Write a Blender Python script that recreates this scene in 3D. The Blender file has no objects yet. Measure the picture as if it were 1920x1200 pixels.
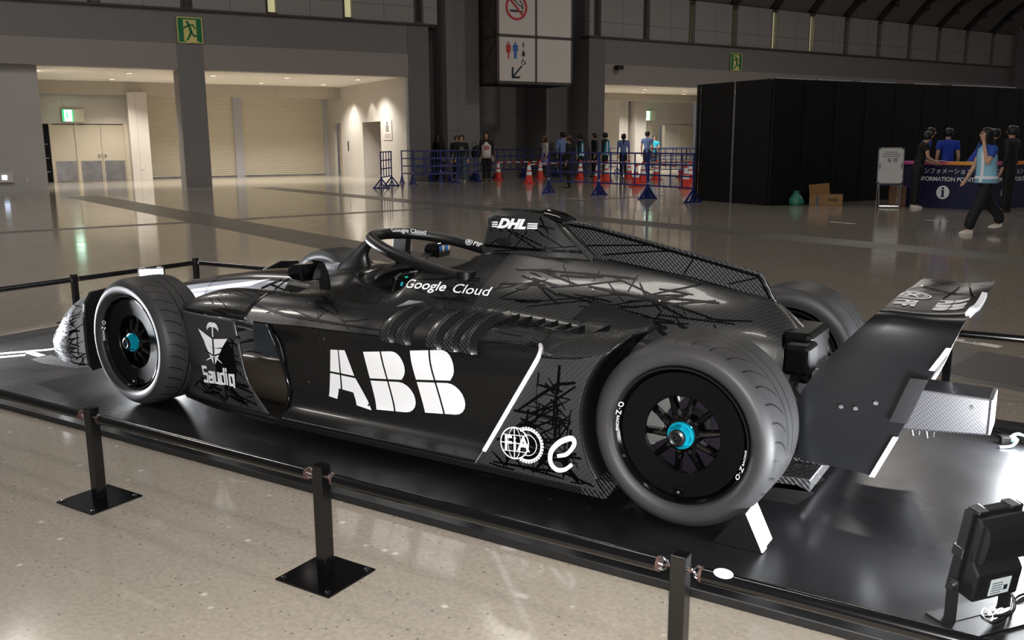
import bpy, bmesh, math, random
from mathutils import Vector, Matrix, Euler
from mathutils.bvhtree import BVHTree
from math import sin, cos, pi, radians, sqrt, atan2
random.seed(7)
S = bpy.context.scene
COL = S.collection
# ------------------------------------------------------------------ camera
# world axes: x runs along the car towards its rear, y across it away from the viewer, z up;
# z = 0 is the top of the display platform, the hall floor lies at z = -0.03
FLOOR = -0.03
cam = bpy.data.cameras.new('camera')
cam.sensor_fit = 'HORIZONTAL'; cam.sensor_width = 36.0
cam.lens = 36.0 * 1688.24 / 1920.0
cam.clip_start = 0.05; cam.clip_end = 300
camo = bpy.data.objects.new('camera', cam); COL.objects.link(camo)
CAM = Vector((4.0603, -3.6137, 1.3313))
_yaw, _pitch, _roll = -0.5611, 0.1952, -0.0049
_f = Vector((sin(_yaw)*cos(_pitch), cos(_yaw)*cos(_pitch), -sin(_pitch)))
_r = Vector((cos(_yaw), -sin(_yaw), 0)); _u = _r.cross(_f)
_r2 = cos(_roll)*_r + sin(_roll)*_u; _u2 = -sin(_roll)*_r + cos(_roll)*_u
_m = Matrix((_r2, _u2, -_f)).transposed().to_4x4(); _m.translation = CAM
camo.matrix_world = _m
S.camera = camo
# ------------------------------------------------------------------ exposure, world
vs = S.view_settings
S.display_settings.display_device = 'sRGB'
vs.view_transform = 'Standard'; vs.look = 'None'; vs.gamma = 1.0; vs.use_curve_mapping = False
vs.exposure = 0.0
W = bpy.data.worlds.new('hall_air'); S.world = W; W.use_nodes = True
_bg = W.node_tree.nodes['Background']
_bg.inputs[0].default_value = (0.80, 0.78, 0.80, 1); _bg.inputs[1].default_value = 0.12

def light(name, kind, loc, energy, color=(1, 1, 1), target=None, **kw):
    l = bpy.data.lights.new(name, kind); l.energy = energy; l.color = color
    for k, v in kw.items(): setattr(l, k, v)
    o = bpy.data.objects.new(name, l); COL.objects.link(o); o.location = loc
    if target is not None:
        o.rotation_euler = (Vector(target) - Vector(loc)).to_track_quat('-Z', 'Y').to_euler()
    return o

# the photographer's flash, just above the lens
light('camera_flash', 'SPOT', CAM + 0.06*_u2 - 0.02*_f, 760, (1.0, 0.97, 0.93), CAM + 6*_f, spot_size=radians(100), spot_blend=0.5, shadow_soft_size=0.03)
# unseen high-bay lamps under the hall roof; last two added to brighten right wall
for i, (lx, ly, e) in enumerate([(-9, -2, 330), (-14, 6, 300), (0, 2, 150), (6, -7, 260), (-6, 14, 200), (8, 8, 90), (6, 20, 90), (-1, 25, 420), (10, 34, 620)]):
    light('unseen_hall_lamp', 'AREA', (lx, ly, 10.3), e, (1.0, 0.94, 0.86), (lx, ly, 0), shape='RECTANGLE', size=3.2, size_y=0.7)

# ------------------------------------------------------------------ helpers
def lin(h):
    h = h.lstrip('#'); o = []
    for i in (0, 2, 4):
        c = int(h[i:i+2], 16)/255.0
        o.append(c/12.92 if c <= 0.04045 else ((c+0.055)/1.055)**2.4)
    return (o[0], o[1], o[2], 1.0)

def tag(o, label=None, cat=None, group=None, kind=None):
    if label: o['label'] = label
    if cat: o['category'] = cat
    if group: o['group'] = group
    if kind: o['kind'] = kind
    return o

def empty(name, loc=(0, 0, 0), rz=0.0, label=None, cat=None, group=None, kind=None):
    o = bpy.data.objects.new(name, None); COL.objects.link(o)
    o.empty_display_size = 0.1
    o.location = loc; o.rotation_euler = (0, 0, rz)
    return tag(o, label, cat, group, kind)

def kids(o):
    return [c for c in bpy.data.objects if c.parent == o]

def copy_tree(o, parent=None):
    c = o.copy(); COL.objects.link(c); c.parent = parent
    for ch in kids(o): copy_tree(ch, c)
    return c

def put(o, loc, rz=0.0, label=None, cat=None, group=None):
    o.location = loc; o.rotation_euler = (0, 0, rz)
    return tag(o, label, cat, group)

class MB:
    """collects shapes and links them as one mesh object"""
    def __init__(s): s.v = []; s.f = []; s.m = []
    def add(s, verts, faces, m=0, mat=None):
        n = len(s.v)
        s.v += [tuple(mat @ Vector(p)) if mat is not None else tuple(p) for p in verts]
        s.f += [[i+n for i in f] for f in faces]; s.m += [m]*len(faces); return s
    def box(s, x0, x1, y0, y1, z0, z1, m=0, mat=None):
        v = [(x, y, z) for x in (x0, x1) for y in (y0, y1) for z in (z0, z1)]
        return s.add(v, [(0, 1, 3, 2), (4, 6, 7, 5), (0, 4, 5, 1), (2, 3, 7, 6), (0, 2, 6, 4), (1, 5, 7, 3)], m, mat)
    def rings(s, rings, m=0, closed=True, cap0=True, cap1=True, mat=None, loop=False):
        n = len(rings[0]); v = [p for r in rings for p in r]; f = []
        k = len(rings)
        for i in range(k if loop else k-1):
            j = (i+1) % k
            for a in range(n if closed else n-1):
                b = (a+1) % n
                f.append((i*n+a, i*n+b, j*n+b, j*n+a))
        if not loop and closed:
            if cap0: f.append(tuple(range(n-1, -1, -1)))
            if cap1: f.append(tuple((k-1)*n+a for a in range(n)))
        return s.add(v, f, m, mat)
    def tube(s, path, r, n=10, m=0, mat=None, loop=False, ry=None):
        path = [Vector(p) for p in path]; k = len(path)
        rr = r if isinstance(r, (list, tuple)) else [r]*k
        rings = []; up = None
        for i, p in enumerate(path):
            a = path[(i-1) % k] if (loop or i > 0) else p; b = path[(i+1) % k] if (loop or i < k-1) else p
            t = (b-a)
            t = t.normalized() if t.length > 1e-9 else Vector((0, 0, 1))
            if up is None: up = Vector((0, 0, 1)) if abs(t.z) < 0.9 else Vector((1, 0, 0))
            x = t.cross(up)
            if x.length < 1e-6: x = t.orthogonal()
            x.normalize(); y = x.cross(t).normalized(); up = y
            q = rr[i]; q2 = q if ry is None else q*ry
            rings.append([tuple(p + x*cos(2*pi*c/n)*q + y*sin(2*pi*c/n)*q2) for c in range(n)])
        return s.rings(rings, m, True, True, True, mat, loop)
    def cyl(s, p0, p1, r0, r1=None, n=16, m=0, mat=None):
        return s.tube([p0, p1], [r0, r0 if r1 is None else r1], n, m, mat)
    def lathe(s, prof, n=32, m=0, mat=None, loop=False, caps=True):
        """profile of (radius, height) about local z"""
        rings = [[(r*cos(2*pi*a/n), r*sin(2*pi*a/n), z) for a in range(n)] for r, z in prof]
        return s.rings(rings, m, True, caps and prof[0][0] > 1e-6 and not loop, caps and prof[-1][0] > 1e-6 and not loop, mat, loop)
    def prism(s, poly, d0, d1, axis='z', m=0, mat=None):
        """polygon extruded along an axis: x -> (y,z), y -> (x,z), z -> (x,y)"""
        def P(a, b, d): return (d, a, b) if axis == 'x' else (a, d, b) if axis == 'y' else (a, b, d)
        n = len(poly); v = [P(a, b, d0) for a, b in poly] + [P(a, b, d1) for a, b in poly]
        f = [tuple(range(n-1, -1, -1)), tuple(range(n, 2*n))] + [(i, (i+1) % n, n+(i+1) % n, n+i) for i in range(n)]
        return s.add(v, f, m, mat)
    def ball(s, c, r, n=12, k=8, m=0, mat=None):
        r = r if isinstance(r, (tuple, list)) else (r, r, r)
        rings = []
        for i in range(1, k):
            t = pi*i/k
            rings.append([(c[0]+r[0]*sin(t)*cos(2*pi*a/n), c[1]+r[1]*sin(t)*sin(2*pi*a/n), c[2]-r[2]*cos(t)) for a in range(n)])
        b = len(s.v); s.rings(rings, m, True, False, False, mat)
        lo = (c[0], c[1], c[2]-r[2]); hi = (c[0], c[1], c[2]+r[2])
        q = len(s.v)
        s.v += [tuple(mat @ Vector(p)) if mat is not None else p for p in (lo, hi)]
        for a in range(n):
            a2 = (a+1) % n
            s.f.append([q, b+a2, b+a]); s.f.append([q+1, b+(k-2)*n+a, b+(k-2)*n+a2]); s.m += [m, m]
        return s
    def grid(s, rows, m=0, mat=None, flip=False):
        n = len(rows[0]); k = len(rows)
        f = [(i*n+a, i*n+a+1, (i+1)*n+a+1, (i+1)*n+a) for i in range(k-1) for a in range(n-1)]
        if flip: f = [tuple(reversed(q)) for q in f]
        return s.add([p for r in rows for p in r], f, m, mat)
    def build(s, name, mats, parent=None, smooth=None, bevel=None, solid=None, kind=None, sub=None, fix=True):
        me = bpy.data.meshes.new(name); me.from_pydata(s.v, [], s.f)
        mats = mats if isinstance(mats, (list, tuple)) else [mats]
        for q in mats: me.materials.append(q)
        if max(s.m, default=0) > 0: me.polygons.foreach_set('material_index', s.m)
        if fix:
            bm = bmesh.new(); bm.from_mesh(me); bmesh.ops.remove_doubles(bm, verts=bm.verts, dist=1e-5)
            bmesh.ops.recalc_face_normals(bm, faces=bm.faces); bm.to_mesh(me); bm.free()
        me.update()
        if smooth is not None:
            me.shade_smooth(); me.set_sharp_from_angle(angle=radians(smooth))
        o = bpy.data.objects.new(name, me); COL.objects.link(o)
        if parent: o.parent = parent
        if bevel:
            b = o.modifiers.new('bevel', 'BEVEL'); b.width = bevel; b.segments = 2; b.limit_method = 'ANGLE'; b.angle_limit = radians(40)
        if solid:
            q = o.modifiers.new('thickness', 'SOLIDIFY'); q.thickness = solid; q.offset = -1
        if sub:
            q = o.modifiers.new('smooth', 'SUBSURF'); q.levels = sub; q.render_levels = sub
        if kind: o['kind'] = kind
        return o

def cr(pts, per=6, loop=False):
    """Catmull-Rom curve through points of any dimension"""
    k = len(pts); out = []; segs = k if loop else k-1
    for i in range(segs):
        if loop: p = [pts[(i+j-1) % k] for j in range(4)]
        else: p = [pts[max(0, i-1)], pts[i], pts[i+1], pts[min(k-1, i+2)]]
        for c in range(per):
            t = c/per
            out.append(tuple(0.5*((2*b)+(-a+d)*t+(2*a-5*b+4*d-e)*t*t+(-a+3*b-3*d+e)*t**3) for a, b, d, e in zip(*p)))
    if not loop: out.append(tuple(pts[-1]))
    return out

def loft(sections, per_u=4, per_v=4):
    """smooth surface through sections (lists of 3D points): returns rows"""
    cols = [cr(s_, per_v) for s_ in sections]
    n = len(cols[0])
    lines = [cr([c[i] for c in cols], per_u) for i in range(n)]
    return [[lines[i][j] for i in range(n)] for j in range(len(lines[0]))]

# ------------------------------------------------------------------ materials
def setin(n, key, val):
    if key in n.inputs: n.inputs[key].default_value = val
def mat(name, color, rough=0.5, metal=0.0, spec=0.5, coat=0.0, emit=None, estr=1.0, coat_rough=0.05, noise=None, bump=None, alpha=None, trans=0.0):
    m = bpy.data.materials.new(name); m.use_nodes = True
    nt = m.node_tree; b = nt.nodes['Principled BSDF']
    c = lin(color) if isinstance(color, str) else color
    b.inputs['Base Color'].default_value = c
    setin(b, 'Roughness', rough); setin(b, 'Metallic', metal); setin(b, 'Specular IOR Level', spec)
    setin(b, 'Coat Weight', coat); setin(b, 'Coat Roughness', coat_rough); setin(b, 'Transmission Weight', trans)
    if emit:
        b.inputs['Emission Color'].default_value = lin(emit) if isinstance(emit, str) else emit
        setin(b, 'Emission Strength', estr)
    if noise:
        sc, amt = noise
        tc = nt.nodes.new('ShaderNodeTexCoord'); nz = nt.nodes.new('ShaderNodeTexNoise'); nz.inputs['Scale'].default_value = sc; nz.inputs['Detail'].default_value = 5
        mr = nt.nodes.new('ShaderNodeMapRange'); mr.inputs['To Min'].default_value = 1-amt; mr.inputs['To Max'].default_value = 1+amt
        mx = nt.nodes.new('ShaderNodeVectorMath'); mx.operation = 'SCALE'; mx.inputs[0].default_value = c[:3]
        nt.links.new(tc.outputs['Object'], nz.inputs['Vector']); nt.links.new(nz.outputs['Fac'], mr.inputs['Value'])
        nt.links.new(mr.outputs[0], mx.inputs['Scale']); nt.links.new(mx.outputs[0], b.inputs['Base Color'])
        r2 = nt.nodes.new('ShaderNodeMapRange'); r2.inputs['To Min'].default_value = max(0.02, rough*(1-amt)); r2.inputs['To Max'].default_value = min(1, rough*(1+amt))
        nt.links.new(nz.outputs['Fac'], r2.inputs['Value']); nt.links.new(r2.outputs[0], b.inputs['Roughness'])
    if bump:
        sc, st = bump
        tc = nt.nodes.new('ShaderNodeTexCoord'); nz = nt.nodes.new('ShaderNodeTexNoise'); nz.inputs['Scale'].default_value = sc; nz.inputs['Detail'].default_value = 3
        bp = nt.nodes.new('ShaderNodeBump'); bp.inputs['Strength'].default_value = st; bp.inputs['Distance'].default_value = 0.002
        nt.links.new(tc.outputs['Object'], nz.inputs['Vector']); nt.links.new(nz.outputs['Fac'], bp.inputs['Height']); nt.links.new(bp.outputs[0], b.inputs['Normal'])
    return m

class NT:
    """small node-graph writer"""
    def __init__(s, m): s.nt = m.node_tree; s.b = s.nt.nodes['Principled BSDF']
    def n(s, typ, **kw):
        q = s.nt.nodes.new('ShaderNode'+typ)
        for k, v in kw.items(): setattr(q, k, v)
        return q
    def l(s, a, b): s.nt.links.new(a, b)
    def val(s, inp, x):
        if hasattr(x, 'links'): s.l(x, inp)
        else: inp.default_value = x
    def math(s, op, a, b=None, clamp=False):
        q = s.n('Math', operation=op, use_clamp=clamp); s.val(q.inputs[0], a)
        if b is not None: s.val(q.inputs[1], b)
        return q.outputs[0]
    def mix(s, fac, a, b):
        q = s.n('Mix', data_type='RGBA'); s.val(q.inputs[0], fac); s.val(q.inputs[6], a); s.val(q.inputs[7], b); return q.outputs[2]
    def coord(s, kind='Object'): return s.n('TexCoord').outputs[kind]
    def map(s, v, loc=(0, 0, 0), rot=(0, 0, 0), sc=(1, 1, 1)):
        q = s.n('Mapping'); s.l(v, q.inputs[0]); q.inputs[1].default_value = loc; q.inputs[2].default_value = rot; q.inputs[3].default_value = sc; return q.outputs[0]
    def noise(s, v, scale, detail=3, rough=0.5):
        q = s.n('TexNoise'); s.l(v, q.inputs['Vector']); q.inputs['Scale'].default_value = scale; q.inputs['Detail'].default_value = detail; q.inputs['Roughness'].default_value = rough; return q.outputs['Fac']
    def edge(s, v, scale, rand=1.0):
        q = s.n('TexVoronoi', feature='DISTANCE_TO_EDGE'); s.l(v, q.inputs['Vector']); q.inputs['Scale'].default_value = scale; q.inputs['Randomness'].default_value = rand; return q.outputs['Distance']
    def step(s, x, a, b, lo=0.0, hi=1.0):
        q = s.n('MapRange'); s.val(q.inputs[0], x); q.inputs[1].default_value = a; q.inputs[2].default_value = b; q.inputs[3].default_value = lo; q.inputs[4].default_value = hi; return q.outputs[0]
    def bump(s, h, strength=0.3, dist=0.002):
        q = s.n('Bump'); s.l(h, q.inputs['Height']); q.inputs['Strength'].default_value = strength; q.inputs['Distance'].default_value = dist; s.l(q.outputs[0], s.b.inputs['Normal'])

def concrete_floor():
    m = mat('polished_concrete', '#9a9184', 0.22, spec=0.5); g = NT(m)
    v = g.coord()
    big = g.noise(v, 0.35, 5, 0.6); mid = g.noise(v, 2.2, 6, 0.6); fine = g.noise(v, 60, 2)
    c = g.mix(big, lin('#7e766c'), lin('#989083'))
    c = g.mix(g.step(mid, 0.35, 0.75), c, lin('#89827a'))
    c = g.mix(g.step(fine, 0.30, 0.75, 0.0, 0.35), c, lin('#b4ab9c'))
    # aggregate: dark grit and pale chips
    vo = g.n('TexVoronoi'); g.l(v, vo.inputs['Vector']); vo.inputs['Scale'].default_value = 42
    sel = g.step(vo.outputs['Color'], 0.72, 0.76)
    dk = g.math('MULTIPLY', g.step(vo.outputs['Distance'], 0.10, 0.24, .8, 0), sel)
    c = g.mix(dk, c, lin('#4a4643'))
    v2 = g.n('TexVoronoi'); g.l(v, v2.inputs['Vector']); v2.inputs['Scale'].default_value = 21
    wt = g.math('MULTIPLY', g.step(v2.outputs['Distance'], 0.12, 0.3, 0.7, 0), g.step(v2.outputs['Color'], 0.80, 0.83))
    c = g.mix(wt, c, lin('#c9c4ba'))
    v3 = g.n('TexVoronoi'); g.l(g.map(v, rot=(0, 0, 0.4), sc=(1, 1.7, 1)), v3.inputs['Vector']); v3.inputs['Scale'].default_value = 2.6
    st = g.math('MULTIPLY', g.step(g.math('ADD', v3.outputs['Distance'], g.math('MULTIPLY', mid, 0.12)), 0.13, 0.17, 0.6, 0), g.step(v3.outputs['Color'], 0.55, 0.57))
    c = g.mix(st, c, lin('#b9b7b2'))
    v4 = g.n('TexVoronoi'); g.l(v, v4.inputs['Vector']); v4.inputs['Scale'].default_value = 4.0
    pit = g.math('MULTIPLY', g.step(v4.outputs['Distance'], 0.03, 0.05, 1, 0), g.step(v4.outputs['Color'], 0.62, 0.64))
    c = g.mix(pit, c, lin('#2d2b2a'))
    g.l(c, g.b.inputs['Base Color'])
    g.l(g.step(mid, 0.2, 0.8, 0.06, 0.15), g.b.inputs['Roughness'])
    return m

def paneled(name, color, du, dv, rough=0.6, joint=0.012, dark=0.45, amt=0.06, u0=0.0, v0=0.0):
    """painted wall with thin joints on a (x, z) grid in object space"""
    m = mat(name, color, rough); g = NT(m); v = g.coord()
    sp = g.n('SeparateXYZ'); g.l(v, sp.inputs[0])
    def line(x, d, o):
        a = g.math('ADD', g.math('DIVIDE', g.math('SUBTRACT', x, o), d), 1000.0)
        fr = g.math('ABSOLUTE', g.math('SUBTRACT', g.math('FRACT', a), 0.5))
        return g.step(fr, 0.5-joint/d, 0.5-joint/d*0.5, 0, 1)
    j = line(sp.outputs[0], du, u0)
    if dv: j = g.math('MAXIMUM', j, line(sp.outputs[2], dv, v0))
    nz = g.noise(v, 0.9, 5)
    c = lin(color)
    c1 = tuple(q*(1-amt) for q in c[:3])+(1,); c2 = tuple(q*(1+amt) for q in c[:3])+(1,)
    base = g.mix(nz, c1, c2)
    base = g.mix(j, base, tuple(q*dark for q in c[:3])+(1,))
    g.l(base, g.b.inputs['Base Color'])
    return m
# ------------------------------------------------------------------ hall materials
M = {}
M['floor'] = concrete_floor()
M['strip'] = mat('dark_floor_cover', '#5c5955', 0.35, noise=(1.5, 0.15))
M['wall'] = paneled('wall_grey', '#8f8a87', 2.55, 1.0, joint=0.01, u0=1.67, v0=5.83)
M['wall_up'] = paneled('wall_upper', '#9a9694', 1.275, 1.22, joint=0.02, dark=0.6, u0=1.68, v0=5.9)
M['band'] = mat('wall_band', '#7d7a79', 0.6, noise=(0.5, 0.06))
M['band_low'] = mat('wall_band_low', '#9a928e', 0.6, noise=(0.5, 0.06))
M['dark'] = mat('wall_dark', '#6f6b6a', 0.6, noise=(0.6, 0.05))
M['mid'] = paneled('wall_mid', '#787472', 1.15, 0.75, joint=0.012, dark=0.7, u0=0.3, v0=0.99)
M['pale'] = paneled('wall_pale', '#c6c1bb', 2.4, 0, joint=0.012, dark=0.7, u0=1.95)
M['white'] = mat('ceiling_white', '#f0ebe3', 0.7, noise=(1.0, 0.03))
M['bulk'] = paneled('bulkhead', '#b3aca0', 2.2, 0, joint=0.012, dark=0.8, u0=0.4)
M['ledge'] = mat('ledge_brown', '#4a3f3b', 0.5)
M['cream'] = mat('door_cream', '#c9bfae', 0.5)
M['post'] = mat('post_pale', '#b6b6bc', 0.45)
M['brown'] = mat('niche_brown', '#8a7b6a', 0.6)
M['steel'] = mat('kick_steel', '#a6a6aa', 0.32, metal=0.85, noise=(6, 0.35))
M['black'] = mat('black_plain', '#0b0b0c', 0.5)
M['signwhite'] = mat('sign_white', '#d6cfc8', 0.5)
M['white_print'] = mat('white_print', '#f2f2f4', 0.45)
M['navy_print'] = mat('navy_print', '#10202e', 0.5)
M['red_print'] = mat('red_print', '#c01822', 0.5)
M['blue_print'] = mat('blue_print', '#1f62b8', 0.5)
M['sign_green'] = mat('sign_green', '#0b7a48', 0.5)
M['sign_cream'] = mat('sign_cream', '#e8dc8a', 0.5)
M['lamp_on'] = mat('downlight_on', '#fff3dd', 0.4, emit='#fff0d8', estr=7)
M['lamp_rim'] = mat('downlight_rim', '#d8d2c8', 0.4)
M['green_lit'] = mat('exit_green_lit', '#18c070', 0.4, emit='#1ee07a', estr=0.9)
M['white_lit'] = mat('exit_white_lit', '#ffffff', 0.4, emit='#e6fff4', estr=2.6)
M['slit_lit'] = mat('slit_lit', '#d8d2a0', 0.5, emit='#d9d3a2', estr=0.55)
M['slit_half'] = mat('slit_half', '#6c6440', 0.5, emit='#6f6740', estr=0.10)
M['slit_dark'] = mat('slit_dark', '#4a4038', 0.4)
def shutter_mat():
    m = mat('shutter_slats', '#d8d0bb', 0.5); g = NT(m); v = g.coord(); sp = g.n('SeparateXYZ'); g.l(v, sp.inputs[0])
    f = g.math('FRACT', g.math('MULTIPLY', sp.outputs[2], 1/0.085))
    c = g.mix(g.step(f, 0.0, 0.22, 1, 0), lin('#d8d0bb'), lin('#9a917d'))
    g.l(c, g.b.inputs['Base Color']); g.bump(g.step(f, 0, 0.5), 0.6, 0.02); return m
M['shutter'] = shutter_mat()

def frame(ox, oy, heading):
    a = radians(heading)
    m = Matrix.Rotation(pi/2 - a, 4, 'Z'); m.translation = Vector((ox, oy, 0)); return m
HL = frame(-19.75, 15.13, 28.5)      # left facade: local x along it, y away from the hall
HR = frame(-12.684, 28.752, 25.0)    # right facade
def inst(o, fr): o.matrix_world = fr @ o.matrix_world; return o
def blk(name, fr, s0, s1, t0, t1, z0, z1, m, kind='structure', bevel=None):
    return inst(MB().box(s0, s1, t0, t1, z0, z1).build(name, m, kind=kind, bevel=bevel), fr)

# ------------------------------------------------------------------ floor
fl = MB(); fl.box(-60, 40, -14, 85, FLOOR-0.2, FLOOR); fl.build('floor', M['floor'], kind='structure')
def strip(pts, w0, w1, z=FLOOR+0.0015):
    a, b = Vector(pts[0]), Vector(pts[1]); d = (b-a).normalized(); n = Vector((-d.y, d.x))
    q = [a-n*w0, a+n*w1, b+n*w1, b-n*w0]
    MB().prism([(p.x, p.y) for p in q], FLOOR-0.05, z).build('floor_strip', M['strip'], kind='structure')
strip([(-18.4, 10.75), (14.0, -1.45)], 0.42, 0.42)
strip([(-17.66, 16.38), (20.0, 2.03)], 0.34, 0.34)
strip([(-10.6, 3.2), (-7.7, 10.9)], 0.17, 0.17, FLOOR+0.001)
strip([(-13.2, -4.0), (-10.6, 3.2)], 0.17, 0.17, FLOOR+0.001)
strip([(-7.7, 10.9), (-5.0, 18.0)], 0.14, 0.14, FLOOR+0.001)
# pale tape and chalk marks on the concrete
for (x, y, a, L_, w) in [(-6.9, 7.6, 1.9, .35, .05), (-8.9, 8.6, 1.9, .4, .06), (-8.5, 7.9, 2.1, .3, .08), (.7, 12.2, -.45, .5, .06), (2.0, 13.4, -.2, .4, .04), (-3.4, 14.5, -.3, .6, .05), (-6.2, 15.8, -.2, .8, .05)]:
    m4 = Matrix.Translation((x, y, FLOOR)) @ Matrix.Rotation(a, 4, 'Z')
    o = MB().box(-L_/2, L_/2, -w/2, w/2, -.002, .0025).build('tape_mark', mat('tape', '#b9b3aa', .5) if 'tape' not in M else M['tape'])
    o.matrix_world = m4; tag(o, kind='structure')

# ------------------------------------------------------------------ left facade
blk('wall_left', HL, -12, 7.64, 0, .5, 3.57, 4.33, M['band_low'])
blk('wall_left', HL, -12, 7.64, .02, .5, 4.33, 5.30, M['band'])
blk('trim_1', HL, -12, 8.45, -.10, .5, 5.30, 5.36, M['ledge'])
slits = [(-4.73, 'd'), (-2.2, 'h'), (.38, 'd'), (2.96, 'y'), (5.5, 'y'), (8.05, 'd')]
s = -12.0
for i, (c, k) in enumerate(slits):
    blk('wall_left', HL, s, c-.18, 0, .3, 5.36, 9.5, M['wall_up']); s = c+.18
    mm = {'d': M['slit_dark'], 'h': M['slit_half'], 'y': M['slit_lit']}[k]
    w = inst(MB().box(c-.10, c+.18, .22, .26, 5.42, 9.5).build('window_%d' % (i+1), mm, kind='structure'), HL)
    blk('trim_2', HL, c-.18, c-.10, .0, .3, 5.36, 9.5, M['ledge']); blk('trim_3', HL, c-.18, c+.18, .0, .3, 5.36, 5.42, M['ledge'])
blk('wall_left', HL, s, 8.75, 0, .3, 5.36, 9.5, M['wall_up'])
blk('ceiling', HL, -12, 7.5, .5, 10, 3.57, 3.75, M['white'])
col = blk('wall_left', HL, 0, .78, -.01, .9, FLOOR, 4.33, M['band'])
M['block'] = paneled('wall_block', '#bab6b2', 2.4, 0, joint=0.012, dark=0.7, u0=1.95)
blk('wall_left', HL, -12, -3.85, .3, 6.9, FLOOR, 3.57, M['block'])
blk('wall_left', HL, -.72, -.05, 6.7, 9.2, FLOOR, 3.2, M['pale'])
blk('wall_left', HL, -12, 7.5, 6.9, 7.15, 3.10, 3.57, M['bulk'])
blk('wall_left', HL, -3.75, -.72, 7.35, 7.6, 2.06, 3.2, M['pale'])
blk('wall_left', HL, -12, 7.5, 9.2, 9.6, FLOOR, 3.7, M['pale'])
# doorways in the left bay
for i, (a, b) in enumerate([(-3.28, -2.52), (-2.44, -1.66), (-1.65, -.86)]):
    d = inst(MB().box(a, b, 7.40, 7.46, FLOOR, 2.03).build('door_%d' % (i+1), M['cream'], kind='structure', bevel=.004), HL)
    MB().box(a+.05, b-.04, 7.385, 7.40, FLOOR+.02, .72).build('kick_plate', M['steel'], d)
    if i: MB().cyl((b-.1 if i == 1 else a+.1, 7.40, .93), (b-.1 if i == 1 else a+.1, 7.33, .93), .025).box(*( (b-.14, b-.02) if i == 1 else (a+.02, a+.14)), 7.33, 7.345, .92, .94).build('door_handle', M['steel'], d)
blk('trim_4', HL, -2.52, -2.44, 7.36, 7.5, FLOOR, 2.06, M['cream']); blk('trim_4', HL, -.86, -.72, 7.3, 7.6, FLOOR, 2.06, M['cream'])
blk('trim_4', HL, -3.36, -3.28, 7.36, 7.5, FLOOR, 2.06, M['cream'])
blk('wall_left', HL, -3.85, -3.36, 8.1, 8.2, FLOOR, 3.2, M['black'])  # black sheet standing in for the unlit depth behind the gap
# things seen through the gap beside the door
sh = empty('storage_rack', HL @ Vector((-3.6, 7.8, FLOOR)), pi/2-radians(28.5), 'dark storage rack glimpsed through the gap left of the steel-plated doors', 'rack')
for z in (.35, .85, 1.35): MB().box(-.2, .2, -.15, .15, z, z+.03).build('shelf', M['steel'], sh)
for x in (-.2, .17): MB().box(x, x+.03, -.15, .15, 0, 1.75).build('upright', M['black'], sh)
# shutters
for i, (a, b) in enumerate([(-.05, 3.52), (3.86, 7.32)]):
    d = inst(MB().box(a, b, 8.82, 8.9, FLOOR+.02, 3.2).build('door_%d' % (i+4), M['shutter'], kind='structure'), HL)
    MB().box(a, b, 8.79, 8.9, FLOOR, FLOOR+.05).build('bottom_bar', M['steel'], d)
blk('trim_5', HL, 3.52, 3.86, 8.72, 9.0, FLOOR, 3.2, M['post']); blk('trim_5', HL, 7.32, 7.5, 8.72, 9.0, FLOOR, 3.2, M['post'])
# right-hand side wall of the bay with a doorway and a cream door
for (t0, t1, z0) in [(.05, 2.5, FLOOR), (2.5, 4.42, 2.11), (4.42, 6.98, FLOOR), (6.98, 7.9, 2.14), (7.9, 9.3, FLOOR)]:
    blk('wall_right', HL, 7.5, 7.62, t0, t1, z0, 3.57, M['pale'])
blk('wall_right', HL, 7.62, 8.9, 4.42, 4.55, FLOOR, 2.2, M['pale']); blk('wall_right', HL, 7.62, 8.9, 2.3, 2.5, FLOOR, 2.2, M['brown'])
blk('wall_right', HL, 8.9, 9.0, 2.3, 4.55, FLOOR, 2.3, M['brown']); blk('wall_right', HL, 7.62, 8.9, 2.3, 4.55, 2.11, 2.2, M['brown'])
d = blk('door_6', HL, 7.70, 7.75, 6.98, 7.9, FLOOR, 2.14, M['cream'])
blk('wall_left', HL, 7.62, 8.40, 0, 1.6, FLOOR, 5.30, M['dark'])
# wall plates, emergency light, notices
o = inst(MB().box(-5.1, -4.74, .20, .299, .25, .53).build('emergency_light', M['signwhite'], bevel=.01), HL); tag(o, 'small cream emergency light box low on the pale wall at the left edge', 'light')
inst(MB().box(-5.03, -4.9, .192, .20, .33, .46).build('lit_panel', mat('panel_lit', '#cfe0ff', .4, emit='#cfe0ff', estr=3)), HL).parent = None
bpy.data.objects['lit_panel'].parent = o; bpy.data.objects['lit_panel'].matrix_parent_inverse = o.matrix_world.inverted()
o = inst(MB().box(-4.42, -4.35, .285, .3, .23, .36).build('wall_switch', M['signwhite']), HL); tag(o, 'white wall switch beside the emergency light at far left', 'switch')
o = inst(MB().box(-.42, -.35, 6.685, 6.7, .38, .52).build('wall_switch', M['signwhite']), HL); tag(o, 'white wall switch on the pale pilaster between doors and shutter', 'switch')
n = empty('toilet_notice', HL @ Vector((7.49, 1.78, 1.43)), pi/2-radians(28.5), 'white restroom notice with a black pictogram beside the brown doorway', 'sign')
MB().box(-.012, 0, -.42, .42, 0, .69).build('board', M['signwhite'], n)
pr = MB()
pr.box(-.016, -.012, -.13, .13, .30, .50).box(-.016, -.012, -.06, .06, .52, .55).prism([(-.08, .64), (.08, .64), (.02, .57), (-.02, .57)], -.016, -.012, 'x')
pr.build('pictogram', M['navy_print'], n)
MB().box(-.0165, -.012, -.09, .09, .33, .47).build('pictogram_ground', M['signwhite'], n)
MB().box(-.0175, -.012, -.045, .045, .355, .445).build('pictogram_core', M['navy_print'], n)
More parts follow.
